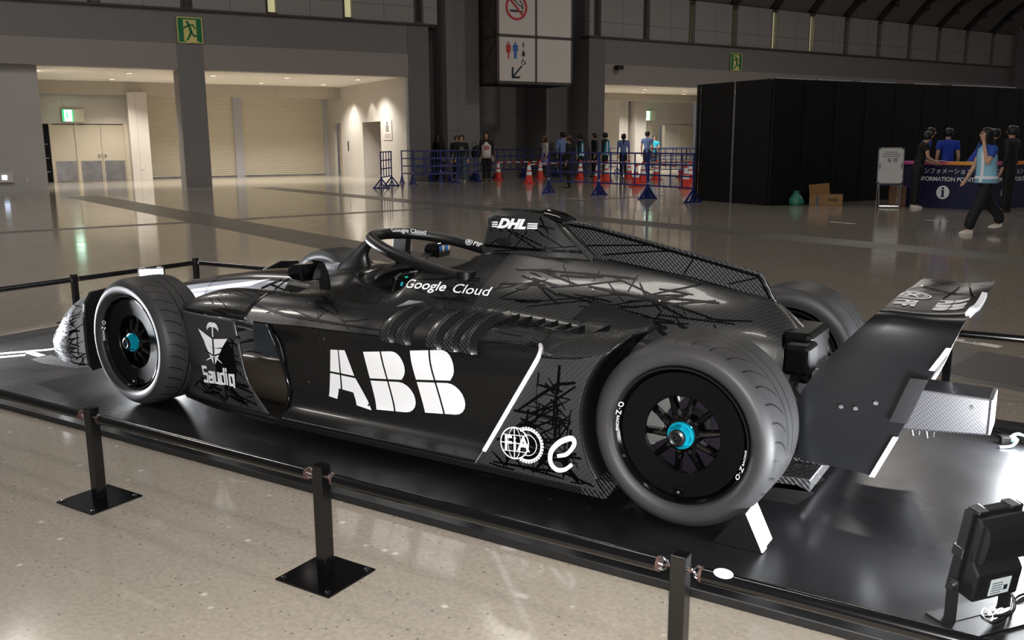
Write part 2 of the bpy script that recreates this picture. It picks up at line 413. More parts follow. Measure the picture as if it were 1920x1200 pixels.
pl = MB(); [pl.box(-.016, -.012, -.32, .32 - .1*(i % 2), .20-.035*i, .212-.035*i) for i in range(5)]; pl.build('small_print', mat('grey_print', '#8b8a88', .5), n)
o = inst(MB().box(7.69, 7.70, 7.2, 7.42, 1.15, 1.45).build('door_notice', M['signwhite']), HL); tag(o, 'small white notice taped on the narrow cream side door', 'notice')
o = inst(MB().box(7.485, 7.5, 6.1, 6.2, 1.0, 1.4).build('intercom_plate', M['black']), HL); tag(o, 'narrow dark plate on the pale wall beside the cream side door', 'plate')
# downlights in the bay soffit
for (s_, t_) in [(-3.72, 2.3), (-1.3, 5.4), (-1.12, 2.3), (1.5, 2.3), (1.3, 5.4), (3.9, 5.4), (4.0, 2.3), (6.3, 5.4), (6.5, 2.0), (-3.9, 5.4)]:
    p = HL @ Vector((s_, t_, 3.57))
    rt = empty('ceiling_light', p, 0, 'round recessed downlight glowing in the white soffit of the left bay', 'light', 'downlights in the left bay soffit')
    MB().lathe([(.10, 0), (.14, 0), (.14, -.015), (.10, -.015)], 20, loop=True).build('rim', M['lamp_rim'], rt)
    MB().lathe([(0, -.004), (.1, -.004), (.1, .0), (0, .0)], 20).build('diffuser', M['lamp_on'], rt)
    light('downlight', 'SPOT', p + Vector((0, 0, -.03)), 540, (1.0, .94, .84), p + Vector((0, 0, -3)), spot_size=radians(125), spot_blend=.7, shadow_soft_size=.1)
for (s_, t_) in [(6.9, 3.3), (6.9, 5.3)]:  # spots without fittings, aimed to brighten the bay's right side wall
    p = HL @ Vector((s_, t_, 3.5)); light('side_wall_spot', 'SPOT', p, 80, (1.0, .94, .84), HL @ Vector((s_+.75, t_, 0)), spot_size=radians(62), spot_blend=.5, shadow_soft_size=.05)

# running-man evacuation signs
def running_man(fr, s0, s1, t, z0, z1, label, flip=1):
    w, h = s1-s0, z1-z0
    root = empty('exit_sign', fr @ Vector(((s0+s1)/2, t, z0)), fr.to_euler().z, label, 'sign', 'green evacuation pictogram signs')
    MB().box(-w/2, w/2, -.02, 0, 0, h).build('panel', M['sign_green'], root)
    def P(q): return [((x-.5)*w*flip, y*h) for x, y in q]
    b = MB(); b.prism(P([(.25, .10), (.75, .10), (.75, .90), (.25, .90)]), -.026, -.02, 'y')
    b.prism(P([(.25, .10), (.75, .10), (.95, .0), (.45, 0)]), -.026, -.02, 'y')
    fw = .02; b.box(-w/2, w/2, -.026, -.02, h-.03, h); b.box(-w/2, w/2, -.026, -.02, 0, .03); b.box(-w/2, -w/2+.03, -.026, -.02, 0, h); b.box(w/2-.03, w/2, -.026, -.02, 0, h)
    b.build('doorway_shape', M['sign_cream'], root)
    c = MB()
    def limb(pts, r):
        for a, q in zip(pts[:-1], pts[1:]):
            d = Vector((q[0]-a[0], q[1]-a[1])).normalized()*r; nn = Vector((-d.y, d.x))
            c.prism(P([(a[0]+nn.x-d.x, a[1]+nn.y-d.y), (a[0]-nn.x-d.x, a[1]-nn.y-d.y), (q[0]-nn.x+d.x, q[1]-nn.y+d.y), (q[0]+nn.x+d.x, q[1]+nn.y+d.y)]), -.032, -.026, 'y')
    c.prism(P([(.41+.06*cos(2*pi*i/16), .80+.055*sin(2*pi*i/16)) for i in range(16)]), -.032, -.026, 'y')
    limb([(.46, .70), (.54, .45)], .055); limb([(.45, .69), (.33, .62), (.27, .58)], .03); limb([(.48, .70), (.62, .70), (.70, .58)], .028)
    limb([(.54, .43), (.64, .30), (.84, .27)], .036); limb([(.53, .43), (.48, .30), (.38, .14)], .036)
    c.build('running_figure', M['sign_green'], root)
    return root
running_man(HL, .05, .80, -.02, 4.34, 5.11, 'green running-man evacuation sign at the head of the grey column')
running_man(HR, 7.69, 8.40, -.02, 4.33, 5.07, 'green running-man evacuation sign on the dark wall above the black booth')
def exit_box(fr, s0, s1, t, z0, z1, label):
    root = empty('exit_sign', fr @ Vector(((s0+s1)/2, t, z0)), fr.to_euler().z, label, 'sign', 'illuminated exit signs')
    w, h = s1-s0, z1-z0
    MB().box(-w/2, w/2, -.12, 0, 0, h).build('housing', M['cream'], root, bevel=.008)
    MB().box(-w/2+.02, .0, -.126, -.12, .02, h-.02).build('green_panel', M['green_lit'], root)
    MB().box(-w/2+.08, -.04, -.132, -.126, .03, h-.03).build('white_panel', M['white_lit'], root)
    c = MB(); c.ball((-w/2+.17, -.133, h-.1), (.02, .003, .022)); c.box(-w/2+.15, -w/2+.19, -.135, -.132, .13, h-.13); c.box(-w/2+.12, -w/2+.22, -.135, -.132, h-.17, h-.15)
    c.build('running_figure', M['green_lit'], root)
    light('exit_glow', 'POINT', fr @ Vector(((s0+s1)/2-.15, t-.4, (z0+z1)/2)), 2.2, (.5, 1, .72), shadow_soft_size=.15)
exit_box(HL, -2.9, -2.16, 7.34, 2.12, 2.58, 'green lit exit sign box above the steel-plated doors at left')

# ------------------------------------------------------------------ middle of the hall wall
blk('wall_middle', HL, 8.40, 9.10, 1.2, 1.6, FLOOR, 5.3, M['dark'])
blk('trim_6', HL, 8.72, 8.78, 1.14, 1.2, 1.9, 5.3, M['post'])
blk('wall_middle', HL, 8.75, 9.1, .9, 1.6, 5.36, 9.5, M['dark'])
blk('wall_middle', HL, 9.10, 10.4, 0.05, 1.6, FLOOR, 9.5, M['mid'])
blk('wall_middle', HL, 10.4, 16.5, 3.2, 3.6, FLOOR, 9.5, M['mid'])
blk('wall_middle', HL, 14.15, 16.0, 1.5, 3.3, FLOOR, 9.5, M['dark'])
# hanging direction board
sb = empty('direction_board', HL @ Vector((12.15, -1.0, 3.36)), pi/2-radians(28.5), 'large hanging boxed board with four white panels, no-smoking and restroom pictograms', 'sign')
x0, x1 = -1.60, 1.58
MB().box(x0+.02, x1-.02, .03, .06, .02, 4.6).build('back_panel', M['black'], sb)
fb = MB()
for (a, b) in [(x0, x0+.10), (-.03, .05), (x1-.08, x1)]: fb.box(a, b, -.03, .05, 0, 4.6)
for z in (0, 1.60, 3.22): fb.box(x0, x1, -.03, .05, z, z+.10)
for y in (0, 1.62): fb.box(x0, x0+.08, y, y+.08, 0, 4.6); fb.box(x1-.08, x1, y, y+.08, 0, 4.6)
for z in (0, 1.6, 3.2): fb.box(x0, x0+.06, 0, 1.7, z, z+.08); fb.box(x0, x1, 1.62, 1.7, z, z+.08)
for z in (0.05, 1.65, 3.25):
    fb.tube([(x0+.03, .05, z+1.55), (x0+.03, 1.65, z)], .035, 6); fb.tube([(x0+.03, .05, z), (x0+.03, 1.65, z+1.55)], .03, 6)
fb.build('frame', mat('board_frame', '#413a37', .5), sb)
MB().box(x0, x1, .05, 1.7, .0, .03).build('bottom_plate', mat('board_under', '#2c2927', .6), sb)
MB().box(x0+.05, x0+.06, .05, 1.68, 0.05, 4.6).build('side_sheet', mat('board_side', '#4c4846', .6), sb)
for (a, b) in [(x0+.10, -.03), (.05, x1-.08)]:
    for (z, z2) in [(.10, 1.60), (1.70, 3.22), (3.32, 4.6)]: MB().box(a, b, -.02, .02, z, z2).build('white_panel', M['signwhite'], sb)
def disc(mb, cx, cz, r0, r1, y0, y1, n=40, a0=0, a1=2*pi):
    full = abs(a1-a0) > 6.2
    k = n+1
    for i in range(n):
        t, u = a0+(a1-a0)*i/n, a0+(a1-a0)*(i+1)/n
        mb.prism([(cx+r0*cos(t), cz+r0*sin(t)), (cx+r1*cos(t), cz+r1*sin(t)), (cx+r1*cos(u), cz+r1*sin(u)), (cx+r0*cos(u), cz+r0*sin(u))], y0, y1, 'y')
nc = MB(); disc(nc, -.80, 2.62, .36, .44, -.034, -.02)
nc.prism([(-.80-.30, 2.62+.25), (-.80-.25, 2.62+.30), (-.80+.30, 2.62-.25), (-.80+.25, 2.62-.30)], -.036, -.034, 'y'); nc.build('prohibition_ring', M['red_print'], sb)
cg = MB(); cg.box(-1.06, -.72, -.03, -.02, 2.46, 2.53); cg.box(-.60, -.53, -.03, -.02, 2.46, 2.53)
for pts in ([(-.92, 2.98), (-.90, 2.86), (-.80, 2.80), (-.74, 2.72), (-.60, 2.68), (-.56, 2.58)], [(-.76, 2.92), (-.66, 2.90), (-.64, 2.80), (-.55, 2.76), (-.53, 2.58)]):
    for a, b in zip(pts[:-1], pts[1:]):
        d = Vector((b[0]-a[0], b[1]-a[1])).normalized()*.016; n_ = Vector((-d.y, d.x))
        cg.prism([(a[0]+n_.x, a[1]+n_.y), (a[0]-n_.x, a[1]-n_.y), (b[0]-n_.x, b[1]-n_.y), (b[0]+n_.x, b[1]+n_.y)], -.03, -.02, 'y')
cg.build('cigarette_shape', M['navy_print'], sb)
def person_pic(cx, z, h, dress):
    q = MB(); q.ball((cx, -.025, z+h*.93), (h*.07, .008, h*.07))
    if dress:
        q.prism([(cx-h*.10, z+h*.84), (cx+h*.10, z+h*.84), (cx+h*.10, z+h*.62), (cx+h*.17, z+h*.36), (cx-h*.17, z+h*.36), (cx-h*.10, z+h*.62)], -.03, -.02, 'y')
        q.box(cx-h*.05, cx+h*.05, -.03, -.02, z, z+h*.36)
        for s_ in (-1, 1): q.prism([(cx+s_*h*.11, z+h*.84), (cx+s_*h*.16, z+h*.80), (cx+s_*h*.20, z+h*.50), (cx+s_*h*.16, z+h*.50)], -.03, -.02, 'y')
    else:
        q.box(cx-h*.16, cx+h*.16, -.03, -.02, z+h*.76, z+h*.84); q.box(cx-h*.10, cx+h*.10, -.03, -.02, z+h*.44, z+h*.80)
        for s_ in (-1, 1):
            a = sorted((cx+s_*h*.12, cx+s_*h*.18)); q.box(a[0], a[1], -.03, -.02, z+h*.46, z+h*.80)
            a = sorted((cx+s_*h*.015, cx+s_*h*.10)); q.box(a[0], a[1], -.03, -.02, z, z+h*.46)
    return q
person_pic(-1.13, .88, .56, True).build('woman_pictogram', M['red_print'], sb)
person_pic(-.85, .88, .56, False).build('man_pictogram', M['blue_print'], sb)
q = MB()
q.ball((-.52, -.025, 1.45), (.02, .008, .03)); q.prism([(-.57, 1.34), (-.47, 1.34), (-.52, 1.43)], -.03, -.02, 'y'); q.box(-.56, -.54, -.03, -.02, 1.27, 1.33); q.box(-.50, -.48, -.03, -.02, 1.27, 1.33)
q.ball((-.52, -.025, 1.17), (.02, .008, .025)); q.box(-.58, -.46, -.03, -.02, .97, 1.10); q.box(-.55, -.49, -.03, -.02, 1.08, 1.14)
disc(q, -.53, .76, .06, .08, -.03, -.02, 20, pi*.6, pi*2.1); q.box(-.545, -.525, -.03, -.02, .78, .92); q.box(-.54, -.47, -.03, -.02, .80, .82); q.prism([(-.47, .80), (-.45, .81), (-.42, .70), (-.44, .69)], -.03, -.02, 'y')
q.build('facility_pictograms', M['navy_print'], sb)
ar = MB(); ar.prism([(-.60, .66), (-.64, .62), (-.98, .26), (-.94, .22), (-.90, .26), (-.56, .62)], -.03, -.02, 'y'); ar.box(-1.0, -.93, -.03, -.02, .20, .58); ar.prism([(-1.0, .20), (-.68, .20), (-.63, .27), (-1.0, .27)], -.03, -.02, 'y')
ar.build('arrow', M['navy_print'], sb)

# ------------------------------------------------------------------ right facade
blk('wall_back', HR, 0, .80, 0, 1.5, FLOOR, 5.30, M['dark'])
blk('wall_back', HR, .80, 31, 0, .5, 3.57, 4.33, M['band_low'])
blk('wall_back', HR, .80, 31, .02, .5, 4.33, 5.30, M['band'])
blk('trim_7', HR, -.1, 30, -.10, .5, 5.30, 5.36, M['ledge'])
s = -.0
for k in range(12):
    c = .39+2.505*k - .004*k*k*0
    blk('wall_back', HR, s, c-.18, 0, .3, 5.36, 7.05, M['wall_up']); s = c+.18
    mm = M['slit_lit'] if k in (4, 5) else M['slit_half'] if k in (2, 3) else M['slit_dark']
    inst(MB().box(c-.10, c+.18, .22, .26, 5.42, 6.95).build('window_%d' % (k+10), mm, kind='structure'), HR)
    blk('trim_8', HR, c-.18, c-.12, 0, .3, 5.36, 7.05, M['ledge']); blk('trim_8', HR, c-.18, c+.18, 0, .3, 6.95, 7.05, M['ledge'])
blk('wall_back', HR, s, 31, 0, .3, 5.36, 7.05, M['wall_up'])
blk('wall_back', HR, 9.5, 31, 0, .3, FLOOR, 3.57, M['dark'])
blk('wall_back', HR, 29.9, 60, -.3, .3, FLOOR, 9, M['dark'])
# roof haunch with ribs
cm = mat('ceiling_panel', '#6e6a68', .7); rb = mat('ceiling_rib', '#2f2c2b', .6)
def haunch(name, s0, s1, off, m):
    prof = [(.2, 7.05), (-.8, 8.0), (-3.0, 9.3), (-9.0, 11.2), (-18, 12.4)]
    b = MB()
    r0 = [(s0, t, z) for t, z in prof]; r1 = [(s1, t, z) for t, z in prof]
    r2 = [(s0, t, z-off) for t, z in prof]; r3 = [(s1, t, z-off) for t, z in prof]
    b.grid([r0, r1]); b.grid([r2, r3], flip=True)
    return inst(b.build(name, m, kind='structure'), HR)
haunch('ceiling', -16, 62, 0.0, cm)
for k in range(13): haunch('ceiling_rib', .17+2.505*k, .62+2.505*k, .10, rb)
for k in range(6, 12):
    c = .39+2.505*k
    p = HR @ Vector((c, -.8, 7.80))
    rt = empty('ceiling_lamp', p, 0, 'round dark unlit lamp at the foot of a roof rib, upper right', 'lamp', 'round lamps on the roof ribs')
    MB().lathe([(0, .1), (.10, .1), (.13, .0), (.16, -.14), (.14, -.16), (0, -.14)], 18).build('housing', rb, rt, smooth=40)
# lit passage behind the right facade
blk('ceiling', HR, .8, 12, .5, 9.5, 3.57, 3.7, M['white'])
blk('wall_back', HR, 2.4, 12, 5.0, 5.25, 3.22, 3.57, M['bulk'])
blk('wall_back', HR, 6.45, 7.0, 5.9, 8.6, FLOOR, 3.57, M['pale'])
blk('wall_back', HR, 7.2, 7.9, 5.6, 8.6, FLOOR, 3.3, M['pale'])
blk('wall_back', HR, 7.9, 12, 6.6, 6.8, 2.15, 3.5, M['pale'])
blk('wall_back', HR, 10.05, 12, 6.6, 6.8, FLOOR, 2.2, M['pale'])
blk('door_8', HR, 7.95, 9.2, 6.62, 6.7, FLOOR, 2.15, M['cream'])
blk('door_9', HR, 11.0, 12, 6.55, 6.62, FLOOR, 2.15, M['cream'])
blk('wall_back', HR, 8.9, 10.6, 8.6, 8.7, FLOOR, 3.3, mat('bright_wall', '#e9e0c4', .6))
blk('wall_back', HR, -.5, 15, 12.5, 12.7, FLOOR, 4.2, mat('bright_lobby', '#e4dfcf', .6))
blk('ceiling', HR, -.5, 15, 9.5, 12.6, 3.57, 3.7, M['white'])
blk('wall_back', HR, 2.2, 2.3, 5.0, 12.6, FLOOR, 3.6, M['pale'])
gl = mat('lobby_glass', '#ffffff', .3, emit='#f4f6ff', estr=3.0)
blk('window_40', HR, 10.95, 11.85, 12.40, 12.44, FLOOR, 2.6, gl)
blk('wall_back', HR, 11.25, 11.85, 12.36, 12.46, 2.6, 3.5, mat('bright_post', '#efe9dc', .6))
light('lobby_lamp', 'POINT', HR @ Vector((8.0, 10.8, 3.0)), 260, (1, .95, .86), shadow_soft_size=.3)
light('side_room_lamp', 'POINT', HR @ Vector((9.6, 7.8, 2.8)), 60, (1, .90, .68), shadow_soft_size=.2)
for (s_, t_) in [(2.4, 2.2), (4.8, 2.2), (3.6, 4.2), (6.4, 4.2), (7.2, 2.2), (9, 4.2)]:
    p = HR @ Vector((s_, t_, 3.57))
    rt = empty('ceiling_light', p, 0, 'round recessed downlight glowing in the soffit of the lit passage at right', 'light', 'downlights in the right passage soffit')
    MB().lathe([(.10, 0), (.14, 0), (.14, -.015), (.10, -.015)], 20, loop=True).build('rim', M['lamp_rim'], rt)
    MB().lathe([(0, -.004), (.1, -.004), (.1, .0), (0, .0)], 20).build('diffuser', M['lamp_on'], rt)
    light('downlight', 'SPOT', p + Vector((0, 0, -.03)), 540, (1.0, .94, .84), p + Vector((0, 0, -3)), spot_size=radians(125), spot_blend=.7, shadow_soft_size=.1)
exit_box(HR, 8.5, 9.3, 6.58, 2.35, 2.85, 'green lit exit sign box above the door in the passage left of the black booth')
o = inst(MB().box(9.35, 9.6, 8.57, 8.598, 1.55, 2.05).build('door_notice', M['signwhite']), HR); tag(o, 'small white notice on the brightly lit wall through the open door at right', 'notice')
ds = empty('security_camera', HR @ Vector((1.35, -.02, 4.2)), pi/2-radians(25), 'small black security camera on the dark fascia above the lit passage', 'camera')
MB().box(-.14, .14, -.3, -.05, -.08, .08).build('housing', M['black'], ds, bevel=.01); MB().cyl((0, 0, 0), (0, -.1, 0), .03).build('bracket', M['steel'], ds)
# ------------------------------------------------------------------ platform
def platform_mat():
    m = mat('platform_black', '#0c0c0e', 0.3, spec=0.5); g = NT(m); v = g.coord()
    a = g.noise(v, 1.3, 5, .6); b = g.noise(g.map(v, sc=(1, 9, 1)), 6, 4)
    c = g.mix(a, lin('#0a0a0b'), lin('#151517'))
    sm = g.edge(g.map(v, rot=(0, 0, .5), sc=(.6, 3.2, 1)), 1.6)
    smear = g.math('MULTIPLY', g.step(b, .60, .78, 0, .5), g.step(a, .5, .62))
    c = g.mix(smear, c, lin('#3a3a3e'))
    vo = g.n('TexVoronoi'); g.l(v, vo.inputs['Vector']); vo.inputs['Scale'].default_value = 14
    dust = g.math('MULTIPLY', g.step(vo.outputs['Distance'], .02, .035, .8, 0), g.step(vo.outputs['Color'], .55, .56))
    c = g.mix(dust, c, lin('#77777a'))
    g.l(c, g.b.inputs['Base Color']); g.l(g.math('ADD', g.step(a, .3, .7, .24, .36), g.math('MULTIPLY', smear, .08)), g.b.inputs['Roughness'])
    return m
M['platform'] = platform_mat()
M['plat_edge'] = mat('platform_edge', '#161617', .42, noise=(5, .35))
M['gloss_black'] = mat('gloss_black', '#070708', .14, spec=.6)
M['satin_black'] = mat('satin_black', '#0b0b0c', .34, spec=.55)
M['chrome'] = mat('chrome', '#b9b9bd', .18, metal=1.0)
M['rust'] = mat('worn_copper', '#3c2a24', .45)
M['lensglow'] = mat('flood_lens', '#ffffff', .3, emit='#f4f7ff', estr=13)
PL0, PL1, PLY = -2.33, 4.62, 1.19
pf = MB().box(PL0, PL1, -PLY, PLY, FLOOR, 0.0).build('display_platform', [M['platform'], M['plat_edge']], bevel=.003)
for p in pf.data.polygons:
    if abs(p.normal.z) < .5: p.material_index = 1
tag(pf, 'low black satin platform under the racing car with white slanted marks at one corner', 'platform')
lb = MB()
def bar2(a, b, w, z0, z1):
    a, b = Vector(a), Vector(b); d = (b-a).normalized(); n = Vector((-d.y, d.x))*w/2
    lb.prism([(q.x, q.y) for q in (a-n, a+n, b+n, b-n)], z0, z1)
for a, b in [((-2.0, -.88), (-1.62, -.34)), ((-1.86, -.90), (-1.60, -.50)), ((-1.66, -.44), (-1.48, -.46)), ((-1.62, -.34), (-1.52, -.06)), ((-1.78, -.98), (-1.70, -.86))]:
    bar2(a, b, .045, -.001, .0012)
lb.build('white_marks', M['white_print'], pf)

# ------------------------------------------------------------------ barrier posts and rails
def make_stanchion():
    r = empty('barrier_post', (0, 0, 0))
    b = MB().prism([(-.115, -.11), (.115, -.11), (.115, .11), (-.115, .11)], 0, .007); b.build('base_plate', M['gloss_black'], r, bevel=.003)
    for sx in (-1, 1):
        for sy in (-1, 1): MB().lathe([(0, .007), (.009, .007), (.009, .010), (.006, .012), (0, .012)], 10, mat=Matrix.Translation((sx*.095, sy*.09, 0))).build('bolt', M['satin_black'], r)
    MB().box(-.02, .02, -.02, .02, .007, .375).build('post', M['gloss_black'], r, bevel=.002)
    for sx in (-1, 1):
        MB().cyl((sx*.02, 0, .338), (sx*.034, 0, .338), .005, n=8).build('eye_stem', M['rust'], r)
        MB().tube([(sx*.047+.013*cos(2*pi*i/14), 0, .338+.016*sin(2*pi*i/14)) for i in range(14)], .0035, 6, loop=True).build('ring', M['chrome'], r, smooth=60)
    return r
def make_rail(L_):
    r = empty('barrier_rail', (0, 0, 0))
    MB().tube([(-L_/2, 0, 0), (L_/2, 0, 0)], .0195, 14).build('tube', M['gloss_black'], r, smooth=40)
    for sx in (-1, 1):
        MB().cyl((sx*(L_/2-.006), 0, 0), (sx*(L_/2+.002), 0, 0), .0200, n=14).build('end_cap', M['rust'], r, smooth=40)
        MB().tube([(sx*(L_/2), 0, 0), (sx*(L_/2+.014), 0, 0), (sx*(L_/2+.022), 0, .008), (sx*(L_/2+.026), 0, .0)], .0035, 6).build('hook', M['chrome'], r)
    return r
st0 = make_stanchion(); ra0 = make_rail(1.085)
YB = -1.668
posts = [((-1.46, YB), 0, 'barrier post just outside the left frame'), ((-.27, YB), 0, 'barrier post off the left edge')]
P_near = [(-.265, 'black barrier post at the lower left corner holding the leftmost near rail'), (.935, 'black square barrier post in front of the front wheel, leftmost in the foreground'), (2.128, 'black barrier post standing in the foreground below the big white lettering'), (3.32, 'foreground barrier post below the rear tyre, cut off by the bottom edge'), (4.51, 'barrier post beyond the right edge of the foreground rail')]
first = True
def post(x, y, rz, label):
    global first
    o = st0 if first else copy_tree(st0); first = False
    put(o, (x, y, FLOOR), rz, label, 'barrier post', 'barrier posts around the platform')
for x, lb_ in P_near: post(x, YB, 0, lb_)
post(-2.47, .42, pi/2, 'barrier post behind the silver front wing tip, at the far left')
post(-2.47, 1.56, 0, 'barrier corner post beyond the glowing floodlight above the front tyre')
post(-2.47, -.72, pi/2, 'front barrier post off the left edge')
for k, x in enumerate((-1.27, -.07, 1.13, 2.33, 3.53, 4.7)):
    post(x, 1.62 + .02*k, 0, 'barrier post on the far side hidden by the car' if k < 5 else 'last far barrier post off the right edge')
firstr = True
def rail(xa, ya, xb, yb, label, z=.305):
    global firstr
    o = ra0 if firstr else copy_tree(ra0); firstr = False
    put(o, ((xa+xb)/2, (ya+yb)/2, z), atan2(yb-ya, xb-xa), label, 'barrier rail', 'barrier rails around the platform')
nl = ['black near rail running in from the left edge to the leftmost foreground post', 'black near rail between the two left foreground posts', 'black near rail below the floor edge of the car between middle and right foreground posts', 'thick near rail at lower right in front of the floodlight']
for (xa, la), (xb, lb2), t in zip(P_near[:-1], P_near[1:], nl): rail(xa, YB, xb, YB, t)
rail(-2.47, -.72, -2.47, .42, 'far rail entering from the left edge toward the post beyond the silver wing')
rail(-2.47, .42, -2.47, 1.56, 'far rail passing behind the glowing floodlight over the front tyre')
rail(-2.47, 1.56, -1.27, 1.62, 'far rail leaving the corner post toward the nose')
for k, x in enumerate((-1.27, -.07, 1.13, 2.33, 3.53)): rail(x, 1.62+.02*k, x+1.2 if k < 4 else 4.7, 1.64+.02*k, 'far rail hidden behind the car' if k < 4 else 'far rail seen right of the rear wing against the floor')
stk = MB().lathe([(0, .0), (.022, .0), (.022, .0008), (0, .0008)], 20, mat=Matrix.Translation((3.43, YB-.006, .3245)) @ Matrix.Diagonal((1.1, .6, 1, 1)) @ Matrix.Rotation(.3, 4, 'X')).build('round_sticker', mat('sticker', '#c9c9e6', .4)); tag(stk, 'small round pale sticker on the near rail beside the right foreground post', 'sticker')

# ------------------------------------------------------------------ floodlights on the platform corners
M['lamp_body'] = mat('lamp_body', '#141415', .4, spec=.5, bump=(300, .2))
M['label_grey'] = mat('label_grey', '#b9c2c6', .5)
M['cable'] = mat('cable_black', '#0a0a0a', .4)
M['white_wire'] = mat('wire_white', '#d9dbe0', .4)
def flood(loc, yaw, label, tilt=.16, power=60, bundle=True, size=1.0):
    """lamp looking along local +y after rotation by yaw; bracket base on the platform"""
    r = empty('floodlight', loc, yaw, label, 'floodlight', 'floodlights on the platform corners')
    r.scale = (size, size, size)
    T = Matrix.Translation((0, 0, .105)) @ Matrix.Rotation(tilt, 4, 'X') @ Matrix.Translation((0, 0, -.105))
    w, z0, z1 = .096, .075, .335
    b = MB(); b.box(-w, w, .0, .03, z0, z1, mat=T); h = b.build('front_frame', M['lamp_body'], r, bevel=.004)
    b = MB(); b.prism([(-.055, z0+.005), (-.055, z0+.09), (-.03, z0+.115), (-.03, z1-.03), (-.018, z1-.012), (0, z1-.012), (0, z0+.005)], -w+.012, w-.012, 'x', mat=T)
    b.build('rear_housing', M['lamp_body'], r, bevel=.006)
    for k in range(15):
        x = -w+.022+k*(2*w-.044)/14
        MB().prism([(-.03, z0+.118), (-.052, z0+.125), (-.056, z1-.06), (-.048, z1-.032), (-.03, z1-.022)], x-.002, x+.002, 'x', mat=T).build('cooling_fin', M['lamp_body'], r)
    MB().box(-w+.012, w-.012, .03, .032, z0+.012, z1-.012, mat=T).build('lens', M['lensglow'], r)
    c = MB()
    for x in (-.06, .06): c.box(x-.018, x+.018, -.004, .034, z1-.004, z1+.004, mat=T)
    c2 = MB()
    for nm, xs in (('clip', (-.06, .06)),):
        for x in xs: MB().box(x-.018, x+.018, -.006, .034, z1-.006, z1+.004, mat=T).build('clip', M['chrome'], r, bevel=.002)
    for sx in (-1, 1): MB().box(*sorted((sx*(w-.004), sx*(w+.004))), -.004, .034, .19, .222, mat=T).build('clip', M['chrome'], r, bevel=.002)
    # U bracket
    u = MB()
    for sx in (-1, 1): u.box(*sorted((sx*(w+.004), sx*(w+.009))), -.02, .02, .004, .125)
    u.box(-w-.009, w+.009, -.02, .02, 0, .005); u.build('bracket', M['lamp_body'], r, bevel=.002)
    for sx in (-1, 1): MB().cyl((sx*(w+.007), 0, .105), (sx*(w+.018), 0, .105), .011, n=12).build('bolt', M['chrome'], r)
    MB().box(-.03, .045, -.0565, -.0552, z0+.018, z0+.070, mat=T).build('rating_label', M['label_grey'], r)
    t = MB(); [t.box(-.024, .014+.004*(i % 2), -.0572, -.0565, z0+.024+.008*i, z0+.026+.008*i, mat=T) for i in range(5)]; t.box(.022, .036, -.0572, -.0565, z0+.03, z0+.046, mat=T); t.build('label_print', M['navy_print'], r)
    MB().tube(cr([(.06, -.03, .085), (.065, -.06, .06), (.05, -.07, .03), (.0, -.055, .018), (-.04, -.05, .022), (-.02, -.075, .012), (.05, -.06, .015), (.10, -.03, .012), (.18, .02, .006), (.30, .03, .004)], 6), .004, 8).build('cable', M['cable'], r, smooth=60)
    if bundle:
        for k in range(4):
            MB().tube([(-.02+.022*k+.016*cos(a), -.05+.012*sin(a)*cos(k), .024+.013*sin(a)) for a in [2*pi*i/14 for i in range(14)]], .003, 6, loop=True).build('cable_tie', M['white_wire'], r, smooth=60)
    MB().box(-.14, .14, -.10, .05, -.0, .004).build('base_plate', M['lamp_body'], r)
    mw = Matrix.Translation(loc) @ Matrix.Rotation(yaw, 4, 'Z') @ Matrix.Scale(size, 4) @ T
    p = mw @ Vector((0, .045, .2)); q = mw @ Vector((0, 1.0, .2))
    light('floodlight_beam', 'AREA', p, power, (.93, .96, 1.0), q, shape='RECTANGLE', size=.18, size_y=.22, spread=radians(150))
    return r
flood((3.925, -.90, 0), radians(53), 'black floodlight with cooling fins, seen from behind in the lower right corner', power=20)
flood((-2.22, .93, 0), radians(-133), 'glowing white floodlight peeking over the front tyre', tilt=.05, power=60, size=1.06)
flood((-2.1, -.98, 0), radians(-45), 'floodlight off the left edge that lights the silver front wing', power=120)
flood((4.07, .80, 0), radians(138), 'floodlight off the right edge that glares on the platform', tilt=-.12, power=42)
# connector plate with wires near the far right lamp
cp = empty('wire_connector', (3.88, .80, 0), .35, 'small connector block with white wires and black plate on the platform at right edge', 'connector')
MB().box(-.02, .02, -.02, .02, 0, .035).build('block', M['cable'], cp, bevel=.003)
MB().tube(cr([(.02, 0, .03), (.05, .01, .045), (.10, .03, .03), (.2, .05, .02)], 5), .007, 8).build('wire', M['white_wire'], cp, smooth=60)
MB().tube(cr([(.02, -.01, .02), (.04, -.03, .03), (.01, -.06, .01), (-.04, -.07, .005)], 5), .006, 8).build('wire', M['white_wire'], cp, smooth=60)
MB().box(.02, .045, -.012, .012, .012, .034).build('terminal', mat('terminal_green', '#3e8f86', .4), cp)
MB().box(.0, .24, .05, .13, 0, .006).build('mount_plate', M['cable'], cp)

# ------------------------------------------------------------------ black booth behind
BO = frame(-1.573, 15.617, 28.5)
M['booth'] = mat('booth_fabric', '#060608', .6, spec=.25)
M['alu'] = mat('aluminium', '#9a9aa0', .3, metal=.9)
bo = empty('black_booth', BO @ Vector((0, 0, FLOOR)), pi/2-radians(28.5), 'large black panelled booth behind the information counter', 'booth')
ZB = 2.63
def panel(x0, x1, y0, y1): MB().box(x0, x1, y0, y1, 0, ZB).build('panel', M['booth'], bo, bevel=.006)
for k in range(13): panel(.01+.95*k, .95*(k+1)-.01, 0, .04)
for k in range(2): panel(-.0, .04, .05+1.14*k, 1.13*(k+1))
po = MB
for k in range(0, 4): MB().cyl((.95*k, -.006, .0), (.95*k, -.006, ZB), .008, n=8).build('seam_pole', M['satin_black'] if k != 1 else M['gloss_black'], bo)
MB().box(-.012, .0, 1.135, 1.165, 0, ZB).build('seam_pole', M['alu'], bo)
